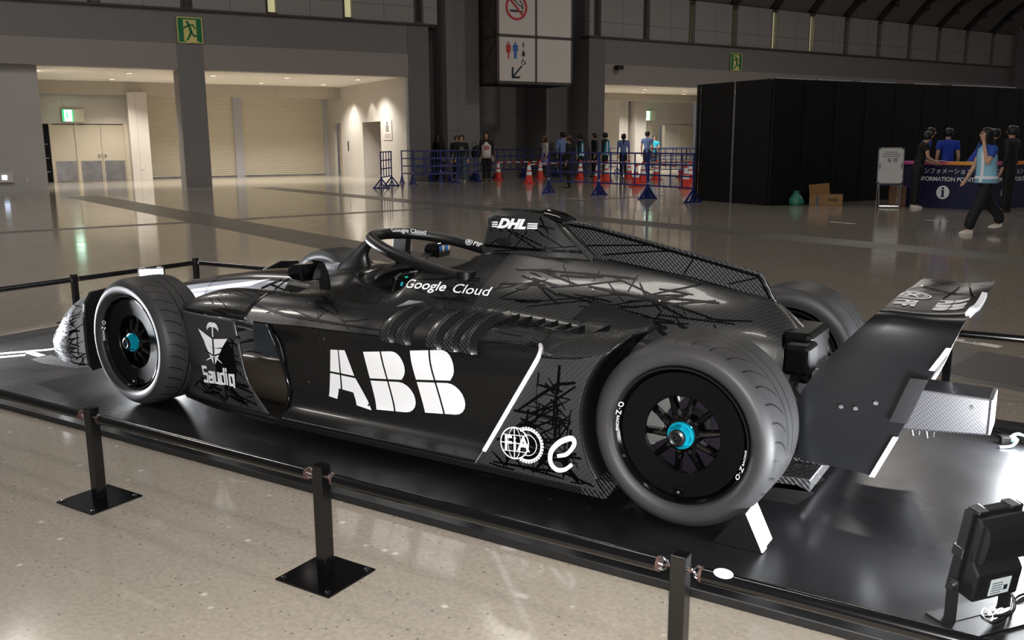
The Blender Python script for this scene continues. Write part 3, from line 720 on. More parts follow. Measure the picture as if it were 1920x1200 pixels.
MB().box(-.03, .03, 2.30, 2.36, 0, ZB).build('corner_post', M['satin_black'], bo)
MB().box(0, 12.3, .04, .08, ZB-.04, ZB).build('top_rail', M['alu'], bo)
for a, b in [(.2, 1.3), (1.45, 2.4), (2.8, 3.9), (4.6, 5.5), (6.0, 8.5)]: MB().box(a, b, .1, .14, ZB-.01, ZB+.03).build('top_batten', M['post'], bo)

# ------------------------------------------------------------------ lettering helper
def text_geo(txt, size=1.0, align='LEFT', shear=0.0, bold=0.0, space=1.0, res=4):
    cu = bpy.data.curves.new('lettering_source', 'FONT'); cu.body = txt; cu.size = size; cu.align_x = align; cu.shear = shear; cu.offset = bold; cu.space_character = space
    cu.fill_mode = 'FRONT'; cu.resolution_u = res
    o = bpy.data.objects.new('lettering_source', cu); COL.objects.link(o)
    dg = bpy.context.evaluated_depsgraph_get(); dg.update()
    me = o.evaluated_get(dg).to_mesh()
    v = [(p.co.x, p.co.y) for p in me.vertices]; f = [tuple(p.vertices) for p in me.polygons]
    o.evaluated_get(dg).to_mesh_clear()
    bpy.data.objects.remove(o); bpy.data.curves.remove(cu)
    return v, f
def flat_text(name, txt, m, parent, origin, ux, uz, size, **kw):
    """lettering laid on a plane: origin + x*ux + y*uz"""
    v, f = text_geo(txt, size, **kw); o, a, b = Vector(origin), Vector(ux), Vector(uz)
    q = MB(); q.add([tuple(o+a*x+b*y) for x, y in v], f)
    return q.build(name, m, parent, fix=False)

# ------------------------------------------------------------------ information counter
M['counter'] = mat('counter_navy', '#12143c', .5)
def rainbow():
    m = mat('counter_rainbow', '#e0609a', .45); g = NT(m); v = g.coord(); sp = g.n('SeparateXYZ'); g.l(v, sp.inputs[0])
    r = g.n('ValToRGB'); e = r.color_ramp.elements
    e[0].position = 0; e[0].color = lin('#c8509a'); e[1].position = 1; e[1].color = lin('#e0b83c')
    for p, c in ((.45, '#e0628c'), (.62, '#e8853c')): q = e.new(p); q.color = lin(c)
    g.l(g.math('DIVIDE', sp.outputs[0], 1.6), r.inputs[0]); g.l(r.outputs[0], g.b.inputs['Base Color']); return m
M['rainbow'] = rainbow()
def counter(loc, rz, w, label, tx):
    r = empty('information_counter', loc, rz, label, 'counter', 'navy information counters')
    MB().box(0, w, 0, .02, 0, .86).build('front_panel', M['counter'], r); MB().box(0, w, .02, .5, .86, .875).build('worktop', M['satin_black'], r)
    MB().box(-.01, w+.01, -.02, .04, .865, .935).build('top_trim', M['rainbow'], r, bevel=.01)
    MB().box(0, .03, .02, .5, 0, .86).build('side_panel', M['counter'], r); MB().box(w-.03, w, .02, .5, 0, .86).build('side_panel', M['counter'], r)
    flat_text('lettering', 'インフォメーション', M['white_print'], r, (tx, -.003, .70), (1, 0, 0), (0, 0, 1), .125, align='CENTER')
    flat_text('lettering', 'INFORMATION POINT', M['white_print'], r, (tx+.02, -.003, .545), (1, 0, 0), (0, 0, 1), .118, align='CENTER', bold=.002)
    q = MB(); disc(q, tx, .32, 0.0, .135, -.006, -.001, 28); q.build('info_disc', M['white_print'], r)
    q = MB(); q.box(tx-.02, tx+.025, -.01, -.005, .23, .36); q.box(tx-.04, tx+.025, -.01, -.005, .345, .365); q.box(tx-.04, tx+.045, -.01, -.005, .225, .245); q.ball((tx, -.007, .40), (.026, .004, .026)); q.build('info_letter', M['counter'], r)
    return r
_a, _d = Vector((.88, 16.88, FLOOR)), Vector((2.36, 16.30, FLOOR))
counter(_a, atan2(_d.y-_a.y, _d.x-_a.x), (_d-_a).length, 'navy information counter facing the hall behind the staff in blue shirts', .86)
counter(_d+Vector((.06, .06, 0)), radians(62), 1.5, 'second navy information counter turned to the right behind the walking woman', .72)

# ------------------------------------------------------------------ whiteboard stand, chair, boxes, bag
wb = empty('sign_stand', (.72, 16.25, FLOOR), radians(18), 'white notice board on a chrome floor stand left of the information counter', 'sign stand')
tl = Matrix.Rotation(radians(-6), 4, 'X')
MB().box(-.235, .235, 0, .012, .50, 1.21, mat=tl).build('board', mat('board_white', '#c9c7c4', .45), wb)
fr_ = MB()
for x in (-.25, .235): fr_.box(x, x+.018, -.006, .018, .49, 1.22, mat=tl)
for z in (.485, 1.205): fr_.box(-.25, .253, -.006, .018, z, z+.018, mat=tl)
fr_.build('frame', M['chrome'], wb)
for x in (-.235, .235):
    for z in (.49, 1.20): MB().box(x-.03, x+.03, -.01, .0, z-.015, z+.025, mat=tl).build('corner_clip', M['satin_black'], wb)
lg = MB()
for sx in (-1, 1): MB().tube([(sx*.19, -.07, .015), (sx*.21, -.0, .5)], .013, 8).build('leg', M['chrome'], wb)
for sx in (-1, 1): MB().tube([(sx*.21, .06, .9), (sx*.20, .30, .01)], .012, 8).build('leg', M['chrome'], wb)
MB().tube([(-.19, -.07, .02), (.19, -.07, .02)], .02, 8).build('foot_bar', M['chrome'], wb)
flat_text('lettering', '受 付', M['navy_print'], wb, (0, -.11, .93), (1, 0, 0), (0, .1045, .9945), .085, align='CENTER', bold=.002)
q = MB(); [q.box(-.13-.04*(i > 0), .13+.04*(i > 0), -.004, 0, 1.12-.045*i, 1.135-.045*i, mat=tl) for i in range(3)]; q.build('small_print', mat('grey_print2', '#77777c', .5), wb)
ch = empty('folding_chair', (.55, 17.0, FLOOR), radians(10), 'dark blue folding chair half hidden behind the white notice board', 'chair')
MB().box(-.2, .2, -.2, .2, .42, .46).build('seat', mat('chair_blue', '#1b2c52', .5), ch, bevel=.01); MB().box(-.2, .2, .18, .21, .60, .84).build('backrest', mat('chair_blue2', '#1b2c52', .5), ch, bevel=.01)
for sx in (-1, 1):
    MB().tube([(sx*.2, .22, .84), (sx*.2, -.24, 0)], .011, 8).build('leg', M['chrome'], ch); MB().tube([(sx*.2, -.12, .44), (sx*.2, .26, 0)], .011, 8).build('leg', M['chrome'], ch)
M['card'] = mat('cardboard', '#9a7448', .7, noise=(8, .08)); M['card_dark'] = mat('cardboard_dark', '#6a4c34', .7)
bx = empty('cardboard_box', (.78, 16.85, FLOOR), radians(15), 'brown cardboard box standing behind the legs of the notice board', 'box')
MB().box(-.16, .16, -.14, .14, 0, .42).build('carton', M['card_dark'], bx, bevel=.006); MB().box(-.03, .03, -.145, .145, .05, .425).build('tape', mat('tape_clear', '#8a6a4c', .3), bx)
bx = empty('cardboard_box', (-.62, 16.62, FLOOR), radians(14), 'low open cardboard box with one flap raised in front of the black booth', 'box')
MB().box(-.34, .34, -.16, .16, 0, .22).build('carton', M['card'], bx, bevel=.006)
MB().box(-.34, .08, -.012, .0, 0, .24, mat=Matrix.Translation((0, .16, .215)) @ Matrix.Rotation(radians(12), 4, 'X') @ Matrix.Rotation(radians(-6), 4, 'Y')).build('flap', M['card'], bx)
MB().box(-.2, -.15, -.165, -.158, .0, .21).build('tape', M['satin_black'], bx); MB().box(.05, .25, -.164, -.159, .08, .14).build('print', M['card_dark'], bx)
bg = MB(); rg = []
for i, (z, r) in enumerate([(0, .13), (.05, .155), (.12, .15), (.2, .10), (.25, .05), (.28, .065), (.31, .02)]):
    rg.append([(r*(1+.12*sin(5*a+i)+.08*sin(9*a+2*i))*cos(a), r*.8*(1+.12*cos(4*a+i))*sin(a), z) for a in [2*pi*k/24 for k in range(24)]])
bag = bg.rings(rg).build('plastic_bag', mat('bag_green', '#3f8f78', .35, trans=.15), smooth=70); bag.location = (-1.13, 16.15, FLOOR); tag(bag, 'crumpled green plastic bag on the floor left of the open cardboard box', 'bag')

# ------------------------------------------------------------------ blue crowd fences
M['fence'] = mat('fence_blue', '#1b2a72', .42)
def fence_unit(L_=1.7, h=1.10, cells=4, foot=True):
    r = empty('crowd_fence', (0, 0, 0))
    for x in (0, L_): MB().cyl((x, 0, .0), (x, 0, h), .022, n=8).build('post', M['fence'], r)
    for k in range(4): MB().tube([(0, 0, .32+k*(h-.34)/3), (L_, 0, .32+k*(h-.34)/3)], .018, 8).build('rail', M['fence'], r)
    for k in range(1, cells): MB().cyl((L_*k/cells, 0, .32), (L_*k/cells, 0, h-.02), .016, n=8).build('bar', M['fence'], r)
    for x in (0, L_):
        f = MB(); f.box(x-.03, x+.03, -.26, .26, 0, .03)
        f.prism([(-.24, .02), (-.19, .02), (.0, .25), (.0, .32)], x-.015, x+.015, 'x'); f.prism([(.24, .02), (.19, .02), (.0, .25), (.0, .32)], x-.015, x+.015, 'x')
        f.prism([(-.10, .02), (-.06, .02), (.01, .2), (-.01, .2)], x-.012, x+.012, 'x'); f.prism([(.10, .02), (.06, .02), (-.01, .2), (.01, .2)], x-.012, x+.012, 'x')
        f.build('foot', M['fence'], r)
        if x == 0: MB().cyl((0, 0, .36), (0, 0, .40), .026, n=10).build('clamp', M['post'], r)
    return r
fu = fence_unit(); ff = True
def fence(a, b, label, group=None):
    global ff
    o = fu if ff else copy_tree(fu); ff = False
    d = Vector((b[0]-a[0], b[1]-a[1])); o.scale = (d.length/1.7, 1, 1)
    put(o, (a[0], a[1], FLOOR), atan2(d.y, d.x), label, 'fence', 'blue plastic crowd fences')
fence((-8.155, 17.72), (-6.54, 17.46), 'near blue fence panel in front of the person in black, left of its row')
fence((-6.50, 17.44), (-4.80, 16.62), 'middle blue crowd fence panel of the near row in front of the orange cones')
fence((-4.76, 16.60), (-3.36, 15.88), 'near blue crowd fence panel ending beside the left edge of the black booth')
fence((-14.0, 17.7), (-14.75, 19.1), 'narrow-looking blue crowd fence panel seen edge on, leftmost of all fences')
fence((-14.6, 20.0), (-13.9, 21.5), 'blue crowd fence panel overlapping others in the left cluster, nearer one')
fence((-15.7, 20.8), (-14.7, 22.2), 'blue crowd fence panel in the left cluster beside the brown doorway')
fence((-14.65, 21.6), (-14.0, 22.9), 'blue crowd fence panel at the right end of the left cluster')
bk = [(-15.66, 22.36), (-14.82, 23.90), (-14.86, 25.5), (-14.6, 27.0), (-13.95, 28.4), (-13.3, 29.9), (-12.7, 31.5)]
bl = ['blue fence panel by the dark pier, behind the woman in black', 'blue fence panel along the dark wall behind the two women walking', 'blue fence panel along the dark wall behind the woman in the white jersey', 'blue fence panel along the dark wall left of the woman in lilac', 'blue fence panel along the dark wall behind the woman in lilac', 'blue fence panel behind the guards and orange cones']
for a, b, t in zip(bk[:-1], bk[1:], bl): fence(a, b, t)
bk = [(-12.3, 33.6), (-11.2, 34.9), (-10.1, 36.2), (-9.0, 37.5)]
for a, b, t in zip(bk[:-1], bk[1:], ['far blue fence panel in the lit passage behind the man in a cap', 'far blue fence panel in the lit passage below the exit sign', 'far blue fence panel in the lit passage next to the black booth']): fence(a, b, t)
bk = [(-9.9, 28.0), (-8.7, 29.1), (-7.5, 30.2), (-6.4, 31.2)]
for a, b, t in zip(bk[:-1], bk[1:], ['blue fence panel crossing in front of the man in a light blue shirt', 'blue fence panel behind the right-hand cones', 'blue fence panel behind the cones at the booth edge']): fence(a, b, t)

# ------------------------------------------------------------------ cones and striped bars
M['cone'] = mat('cone_orange', '#d3301e', .42); M['reflect'] = mat('reflective_band', '#e9eef2', .3, spec=.7)
M['red_bar'] = mat('bar_red', '#c2202a', .45); M['white_bar'] = mat('bar_white', '#e6e2de', .45)
def make_cone():
    r = empty('traffic_cone', (0, 0, 0))
    MB().prism([(-.19, -.13), (-.13, -.19), (.13, -.19), (.19, -.13), (.19, .13), (.13, .19), (-.13, .19), (-.19, .13)], 0, .035).build('base', M['cone'], r, bevel=.008)
    MB().lathe([(.145, .03), (.135, .06), (.038, .66), (.03, .70), (.0, .70)], 20).build('body', M['cone'], r, smooth=40)
    def rad(z): return .135-(z-.06)*(.097/.6)+.002
    for a, b in ((.28, .39), (.44, .60)): MB().lathe([(rad(a), a), (rad(b), b), (rad(b)-.006, b), (rad(a)-.006, a)], 20, loop=True).build('reflective_band', M['reflect'], r, smooth=40)
    return r
co = make_cone(); fc = True
CONES = [((-14.18, 24.50), 'orange cone standing farthest left, beside the woman in the white jersey'), ((-11.59, 22.40), 'orange cone second from left, nearer the viewer'), ((-13.53, 26.45), 'orange cone third from left, set back under the striped bar'),
 ((-11.91, 26.65), 'orange cone just right of the person in black, behind the near fence'), ((-11.9, 28.1), 'orange cone behind the person in the teal vest'), ((-9.38, 23.06), 'orange cone at the left post of the middle near fence panel'), ((-10.01, 24.99), 'bright orange cone below the volunteers in teal vests'),
 ((-10.5, 27.9), 'orange cone below the woman with a long ponytail'), ((-7.53, 21.99), 'large orange cone left of the middle fence foot'), ((-8.54, 24.77), 'orange cone just right of the large one by the middle fence foot'), ((-9.0, 27.0), 'orange cone half hidden behind the middle fence post'),
 ((-8.9, 29.2), 'small orange cone farthest back, below the man in the cap'), ((-5.72, 21.47), 'orange cone nearest the booth, in front of a group of cones'), ((-7.1, 25.35), 'orange cone behind the front one near the booth'), ((-7.9, 28.4), 'tallest-looking orange cone at the back near the booth')]
for (x, y), t in CONES:
    o = co if fc else copy_tree(co); fc = False
    put(o, (x, y, FLOOR), random.uniform(0, 1.5), t, 'traffic cone', 'orange traffic cones')
def make_bar():
    r = empty('cone_bar', (0, 0, 0)); n = 10
    for k in range(n): MB().cyl((k/n, 0, 0), ((k+1)/n, 0, 0), .02, n=8).build('red_band' if k % 2 else 'white_band', M['red_bar'] if k % 2 else M['white_bar'], r)
    return r
br = make_bar(); fbz = True
for i, j, t in [(0, 2, 'striped red and white bar between the two leftmost cones at the back'), (1, 3, 'striped bar running from the second cone to the person in black'), (3, 4, 'striped bar behind the person in black'), (5, 6, 'striped bar from the near-left fence cone to the bright cone'), (6, 7, 'striped bar below the volunteers in teal vests'), (8, 9, 'striped bar beside the large cone'), (9, 10, 'striped bar behind the middle fence post'), (10, 11, 'striped bar toward the farthest cone'), (12, 13, 'striped bar at the cone group by the booth'), (9, 12, 'striped bar between the middle cones and the booth'), (11, 14, 'striped bar at the back near the booth')]:
    a, b = Vector(CONES[i][0]), Vector(CONES[j][0]); d = b-a
    o = br if fbz else copy_tree(br); fbz = False
    o.scale = (d.length, 1, 1); put(o, (a.x, a.y, FLOOR+.62), atan2(d.y, d.x), t, 'bar', 'striped bars between the cones')

# dark matting and a taped label on the floor beyond the car
mt = MB().prism([(3.46, 2.16), (5.4, 1.55), (5.6, 2.25), (3.60, 2.86)], FLOOR-.01, FLOOR+.004).build('floor_mat', mat('mat_grey', '#3a3735', .45, bump=(120, .6))); tag(mt, 'dark textured floor mat lying beyond the rear wing at right', 'mat')
lt = empty('floor_label', (3.55, 3.15, FLOOR+.002), -.33, 'white taped paper label on the floor right of the rear wing', 'label'); MB().box(-.16, .16, -.035, .035, -.004, 0).build('paper', M['signwhite'], lt)
flat_text('lettering', 'EST', M['navy_print'], lt, (-.08, -.025, .0015), (1, 0, 0), (0, 1, 0), .07, bold=.002)
# ------------------------------------------------------------------ car materials
def carbon(name, dark, light, rough=0.26, lam=0.008, coat=0.25):
    m = mat(name, dark, rough, spec=.4, coat=coat, coat_rough=.07); g = NT(m); v = g.coord(); sp = g.n('SeparateXYZ'); g.l(v, sp.inputs[0])
    x, y, z = sp.outputs
    def tri(a, k):
        f = g.math('FRACT', g.math('MULTIPLY', a, k)); return g.math('MULTIPLY', g.math('ABSOLUTE', g.math('SUBTRACT', f, .5)), 2.0)
    p = g.math('ADD', g.math('ADD', x, z), y)
    q = g.math('SUBTRACT', g.math('SUBTRACT', x, z), g.math('MULTIPLY', y, .6))
    w = g.math('MULTIPLY', g.step(tri(p, .58/lam), .25, .75), g.step(tri(q, .35/lam), 0, 1, .45, 1))
    c = g.mix(w, lin(dark), lin(light))
    r = g.step(w, 0, 1, rough+.06, max(.05, rough-.02))
    g.l(c, g.b.inputs['Base Color']); g.l(r, g.b.inputs['Roughness'])
    return m
C = {}
C['body'] = carbon('carbon_body', '#08080a', '#1b1b1b', .26, .007)
C['cover'] = carbon('carbon_cover', '#0a0a0b', '#3e3e3e', .27, .009)
C['fin'] = carbon('carbon_fin', '#0e0e0f', '#525252', .32, .010)
C['plain'] = carbon('carbon_plain', '#09090a', '#1d1d1d', .32, .010)
C['bright'] = carbon('carbon_bright', '#0a0a0b', '#454547', .27, .012)
C['lines'] = carbon('carbon_graphic', '#222224', '#444447', .32, .008)
C['scoop'] = carbon('carbon_dark', '#0a0a0b', '#161617', .35, .01)
C['beam'] = carbon('carbon_beam', '#1c1c20', '#55555b', .32, .0075)
C['silver'] = mat('silver_graphic', '#a4a6ac', .25, metal=.25, coat=.5)
C['silver_plain'] = mat('silver_paint', '#a9abb2', .28, metal=.35, coat=.4)
C['satin'] = mat('car_satin', '#0b0b0c', .36, spec=.5)
C['wing'] = mat('wing_satin', '#06070a', .28, spec=.5, noise=(3, .12))
C['gloss'] = mat('car_gloss', '#060607', .08, spec=.55, coat=.3)
C['graphic'] = mat('graphic_black', '#020203', .32, spec=.15)
C['halo'] = mat('halo_satin', '#0d0d0e', .38, spec=.5)
C['white'] = mat('decal_white', '#eef0f4', .42)
C['tape'] = mat('white_tape', '#f2f3f8', .45)
C['teal'] = mat('nut_teal', '#10a8c4', .22, metal=.6)
C['rubber_side'] = mat('rubber_side', '#2f2f30', .50, spec=.35, noise=(4, .12))
C['metal'] = mat('brake_metal', '#8c8d90', .3, metal=.9)
C['caliper'] = mat('caliper_grey', '#6a6b6b', .4, metal=.3)
C['violet_disc'] = mat('brake_disc', '#2a2530', .35, metal=.6)
C['glass'] = mat('mirror_glass', '#6a6c70', .04, metal=1.0)
def rubber_tread(n, wd, yoff):
    """tread: shallow slanted grooves and a pair of rings, by bump and darker colour around the axle (object y)"""
    m = mat('rubber_tread', '#2b2b2c', .5, spec=.35); g = NT(m); v = g.coord(); sp = g.n('SeparateXYZ'); g.l(v, sp.inputs[0]); x, y, z = sp.outputs
    a = g.math('DIVIDE', g.math('ARCTAN2', z, x), 2*pi)
    yy = g.math('SUBTRACT', y, yoff)
    t = g.math('FRACT', g.math('ADD', g.math('MULTIPLY', g.math('ADD', a, g.math('MULTIPLY', g.math('MULTIPLY', yy, yy), 2.2)), n), 50.0))
    gro = g.math('MULTIPLY', g.step(g.math('ABSOLUTE', g.math('SUBTRACT', t, .5)), .035, .07, 1, 0), g.math('MULTIPLY', g.step(yy, .006, .012), g.step(yy, wd*.36, wd*.36+.006, 1, 0)))
    ring = g.step(g.math('ABSOLUTE', g.math('SUBTRACT', yy, wd*.44)), .002, .005, 1, 0); ring2 = g.step(g.math('ABSOLUTE', g.math('SUBTRACT', yy, wd*.62)), .002, .005, 1, 0)
    gm = g.math('MAXIMUM', gro, g.math('MAXIMUM', ring, ring2))
    nz = g.noise(v, 7, 4)
    c = g.mix(nz, lin('#262627'), lin('#3a3a3b')); c = g.mix(g.math('MULTIPLY', gm, .95), c, lin('#060606'))
    g.l(c, g.b.inputs['Base Color']); g.bump(gm, -.8, .006); return m

car = empty('race_car', (0, 0, 0), 0, 'black single-seater electric race car with carbon bodywork and white lettering', 'race car')

# ------------------------------------------------------------------ wheels
def prof_tyre(R, w, rim):
    return cr([(rim, .006), (rim+.008, -.006), (rim+.022, -.016), (rim+.044, -.019), (R-.028, -.013), (R-.010, .006), (R-.002, .032), (R, .075), (R, w/2), (R, w-.075), (R-.002, w-.032), (R-.010, w-.006), (R-.028, w+.008), (rim+.03, w+.010), (rim, w-.01)], 4)
TO_Y = Matrix(((1, 0, 0, 0), (0, 0, 1, 0), (0, -1, 0, 0), (0, 0, 0, 1)))   # lathe z -> +y (inwards for a near wheel)
def wheel(cx, cy, cz, R, w, rz, tread, hubout, oz=True):
    rim = .2475
    wh = MB(); T = TO_Y
    wh.lathe([(rim, .004), (rim-.004, -.004), (rim-.010, -.002), (rim-.016, .012), (.226, .022), (.222, .05), (.222, w-.03), (.236, w-.01), (.228, w-.006), (.214, w-.03), (.214, .06), (.214, .03)], 72, mat=T, caps=False)
    for k in range(10):
        a = 2*pi*k/10 + .12; ca, sa = cos(a), sin(a)
        def pt(r, t, d): return (r*ca - t*sa, d, r*sa + t*ca)
        rg = []
        for r, hw, d0, d1 in [(.045, .014, .030, .075), (.075, .011, .028, .06), (.12, .010, .045, .075), (.17, .010, .055, .085), (.217, .016, .060, .09)]:
            rg.append([pt(r, -hw, d1), pt(r, -hw, d0+.006), pt(r, -hw*.5, d0), pt(r, hw*.5, d0), pt(r, hw, d0+.006), pt(r, hw, d1)])
        wh.rings(rg)
    wh.lathe([(.0, .02), (.05, .02), (.062, .03), (.066, .06), (.066, .09), (0, .09)], 36, mat=T)
    o = wh.build('wheel', C['gloss'], car, smooth=35); o.location = (cx, cy, cz); o.rotation_euler = (0, 0, rz)
    t = MB(); p = prof_tyre(R, w, rim); t.lathe(p, 96, mat=T, caps=False)
    ty = t.build('tyre', [C['rubber_side'], tread], o, smooth=50)
    for f in ty.data.polygons:
        c = f.center; r = sqrt(c.x*c.x+c.z*c.z)
        if r > R-.011: f.material_index = 1
    MB().lathe([(.136, .030), (.140, .024), (.205, .016), (.222, .014), (.224, .020), (.222, .026), (.14, .032)], 72, mat=T, loop=True).build('wheel_cover', mat('wheel_cover', '#060708', .3) if 'wheel_cover' not in C else C['wheel_cover'], o, smooth=35)
    v = MB(); v.box(-.02, .02, .006, .016, -.222, -.188); v.build('valve_plate', C['gloss'], o, bevel=.004)
    MB().ball((0, .004, -.206), (.006, .004, .006)).build('valve', C['metal'], o)
    # hub nut: teal hexagonal nut with black bolt
    hx = MB(); hx.rings([[(r*cos(pi/3*k+.3), d, r*sin(pi/3*k+.3)) for k in range(6)] for r, d in [(.042, .015), (.042, -.004), (.034, -.016)]]); hx.lathe([(.048, .022), (.048, .008), (.040, .006), (.036, .022)], 30, mat=T)
    hx.build('wheel_nut', C['teal'], o, smooth=30)
    MB().lathe([(.030, .0), (.030, -hubout), (.022, -hubout-.004), (.015, -hubout), (.012, -hubout), (.010, -hubout+.010), (0, -hubout+.010)], 28, mat=T).build('hub_bolt', C['satin'], o, smooth=30)
    MB().lathe([(.07, .13), (.175, .13), (.175, .155), (.07, .155)], 48, mat=T, loop=True).build('brake_disc', C['violet_disc'], o, smooth=30)
    q = MB(); seg = []
    for k in range(9):
        a = pi*.62 + k*pi*.55/8 + (0 if cx > 1 else 0)
        seg.append([(r*cos(a), d, r*sin(a)) for r, d in [(.10, .10), (.178, .105), (.178, .185), (.10, .185)]])
    q.rings(seg); q.build('brake_caliper', C['caliper'], o, bevel=.006)
    if oz:
        # lettering around the rim lip
        for a0 in (radians(157), radians(-29)):
            for txt, size, start in (('O·Z', .027, 0.0), ('RACING', .0135, .235)):
                v2, f2 = text_geo(txt, size, bold=.0003, space=1.15); q = MB(); vv = []
                for tx, tz in v2:
                    a = a0 + start + tx/.232; r = .2425 - tz*.80 - (.0045 if size < .02 else 0)
                    vv.append((r*cos(a), .0105-(r-.222)*.72+(-.004), r*sin(a)))
                q.add(vv, f2); q.build('rim_lettering', C['white'], o, fix=False)
    return o
C['wheel_cover'] = mat('wheel_cover', '#060708', .34, spec=.14)
tr_f = rubber_tread(34, .26, .0); tr_r = rubber_tread(32, .31, .0)
RF, RR = .3306, .3342
wheel(0, -.8375, RF, RF, .25, -.0539, tr_f, .022)
wheel(2.97, -.80, RR, RR, .31, 0, tr_r, .030)
wheel(0, .8375, RF, RF, .25, pi-.0539, tr_f, .022, oz=False)
wheel(2.97, .80, RR, RR, .31, pi, tr_r, .030, oz=False)

# ------------------------------------------------------------------ body shell
SEC = [
 (.72, [(0, .665), (.10, .662), (.20, .635), (.28, .60), (.34, .585), (.42, .588), (.52, .612), (.64, .575), (.722, .505)]),
 (.90, [(0, .69), (.12, .69), (.22, .68), (.30, .645), (.36, .62), (.44, .612), (.54, .612), (.64, .575), (.718, .505)]),
 (1.02, [(0, .66), (.14, .665), (.235, .685), (.30, .665), (.365, .638), (.45, .622), (.54, .612), (.635, .575), (.71, .507)]),
 (1.10, [(0, .50), (.15, .50), (.25, .640), (.30, .643), (.37, .635), (.45, .62), (.54, .61), (.63, .575), (.702, .508)]),
 (1.30, [(0, .45), (.17, .45), (.27, .615), (.32, .624), (.385, .626), (.45, .617), (.54, .605), (.62, .57), (.69, .508)]),
 (1.40, [(0, .46), (.17, .48), (.268, .66), (.33, .664), (.39, .650), (.452, .628), (.535, .603), (.615, .568), (.682, .507)]),
 (1.48, [(0, .48), (.17, .52), (.265, .745), (.335, .735), (.393, .688), (.452, .640), (.53, .60), (.61, .565), (.675, .505)]),
 (1.60, [(0, .70), (.13, .72), (.235, .76), (.325, .742), (.388, .691), (.450, .640), (.525, .597), (.605, .563), (.668, .505)]),
 (1.72, [(0, .84), (.10, .83), (.20, .79), (.31, .745), (.38, .693), (.446, .640), (.52, .595), (.60, .565), (.665, .508)]),
 (1.90, [(0, .855), (.09, .845), (.18, .80), (.28, .742), (.37, .69), (.43, .63), (.51, .592), (.59, .572), (.658, .52)]),
 (2.10, [(0, .835), (.07, .825), (.16, .78), (.26, .725), (.34, .667), (.40, .61), (.48, .588), (.57, .583), (.65, .54)]),
 (2.30, [(0, .81), (.05, .80), (.14, .755), (.23, .70), (.30, .64), (.36, .58), (.45, .57), (.55, .585), (.66, .55)]),
 (2.50, [(0, .785), (.045, .775), (.125, .73), (.20, .68), (.265, .61), (.32, .545), (.40, .54), (.49, .555), (.58, .55)]),
 (2.70, [(0, .755), (.04, .745), (.11, .70), (.18, .655), (.235, .59), (.275, .52), (.33, .48), (.38, .45), (.42, .42)]),
 (2.90, [(0, .725), (.035, .715), (.10, .68), (.155, .635), (.20, .58), (.225, .52), (.245, .46), (.26, .40), (.27, .35)]),
 (3.05, [(0, .695), (.03, .685), (.08, .65), (.13, .615), (.165, .57), (.185, .52), (.20, .46), (.21, .40), (.22, .35)]),
 (3.17, [(0, .60), (.03, .598), (.06, .59), (.09, .575), (.12, .55), (.135, .51), (.145, .46), (.15, .42), (.16, .38)]),
]
full = [[(x, -y, z) for y, z in reversed(pts)] + [(x, y, z) for y, z in pts[1:]] for x, pts in SEC]
rows = loft(full, 5, 4)
shell = MB().grid(rows).build('body_shell', [C['body'], C['cover']], car, smooth=60)
for f in shell.data.polygons:
    if f.center.x > 1.86: f.material_index = 1
tail = MB().rings([[p for p in (rows[-1])], [(3.18, p[1]*.9, p[2]) for p in rows[-1]]], closed=False).build('tail_rim', C['satin'], car)
# panel gap lines (thin dark seams) follow the shell
# nose cone
def sup(x, zt, zb, hw, n=3.0, k=32):
    zc, hh = (zt+zb)/2, (zt-zb)/2; r = []
    for i in range(k):
        a = 2*pi*i/k; c, s_ = cos(a), sin(a)
        r.append((x, hw*math.copysign(abs(c)**(2/n), c), zc+hh*math.copysign(abs(s_)**(2/n), s_)))
    return r
NS = [(-1.04, .20, .13, .07), (-.98, .26, .12, .11), (-.80, .39, .15, .145), (-.57, .495, .20, .175), (-.35, .542, .25, .19), (-.1, .582, .27, .20), (.12, .617, .26, .21), (.35, .635, .22, .23), (.55, .645, .18, .25), (.76, .668, .15, .285)]
nr = [cr(c, 3) for c in zip(*[sup(*q) for q in NS])]
nrings = [[nr[i][j] for i in range(len(nr))] for j in range(len(nr[0]))]
nose = MB().rings(nrings).build('nose_cone', [C['body'], C['silver_plain']], car, smooth=50)
for f in nose.data.polygons:
    c = f.center
    if -.72 < c.x < .50 and abs(f.normal.y) > .62 and c.z > .36: f.material_index = 1
tub = MB(); tub.rings([[(x, y*s_, z) for s_, z in ((-1, .08), (-1, .40), (-.93, .6), (.93, .6), (1, .40), (1, .08))] for x, y in ((.5, .25), (.9, .33), (1.5, .40), (2.0, .36), (2.6, .26), (3.1, .16))])
tub.build('survival_cell', C['scoop'], car, bevel=.03)

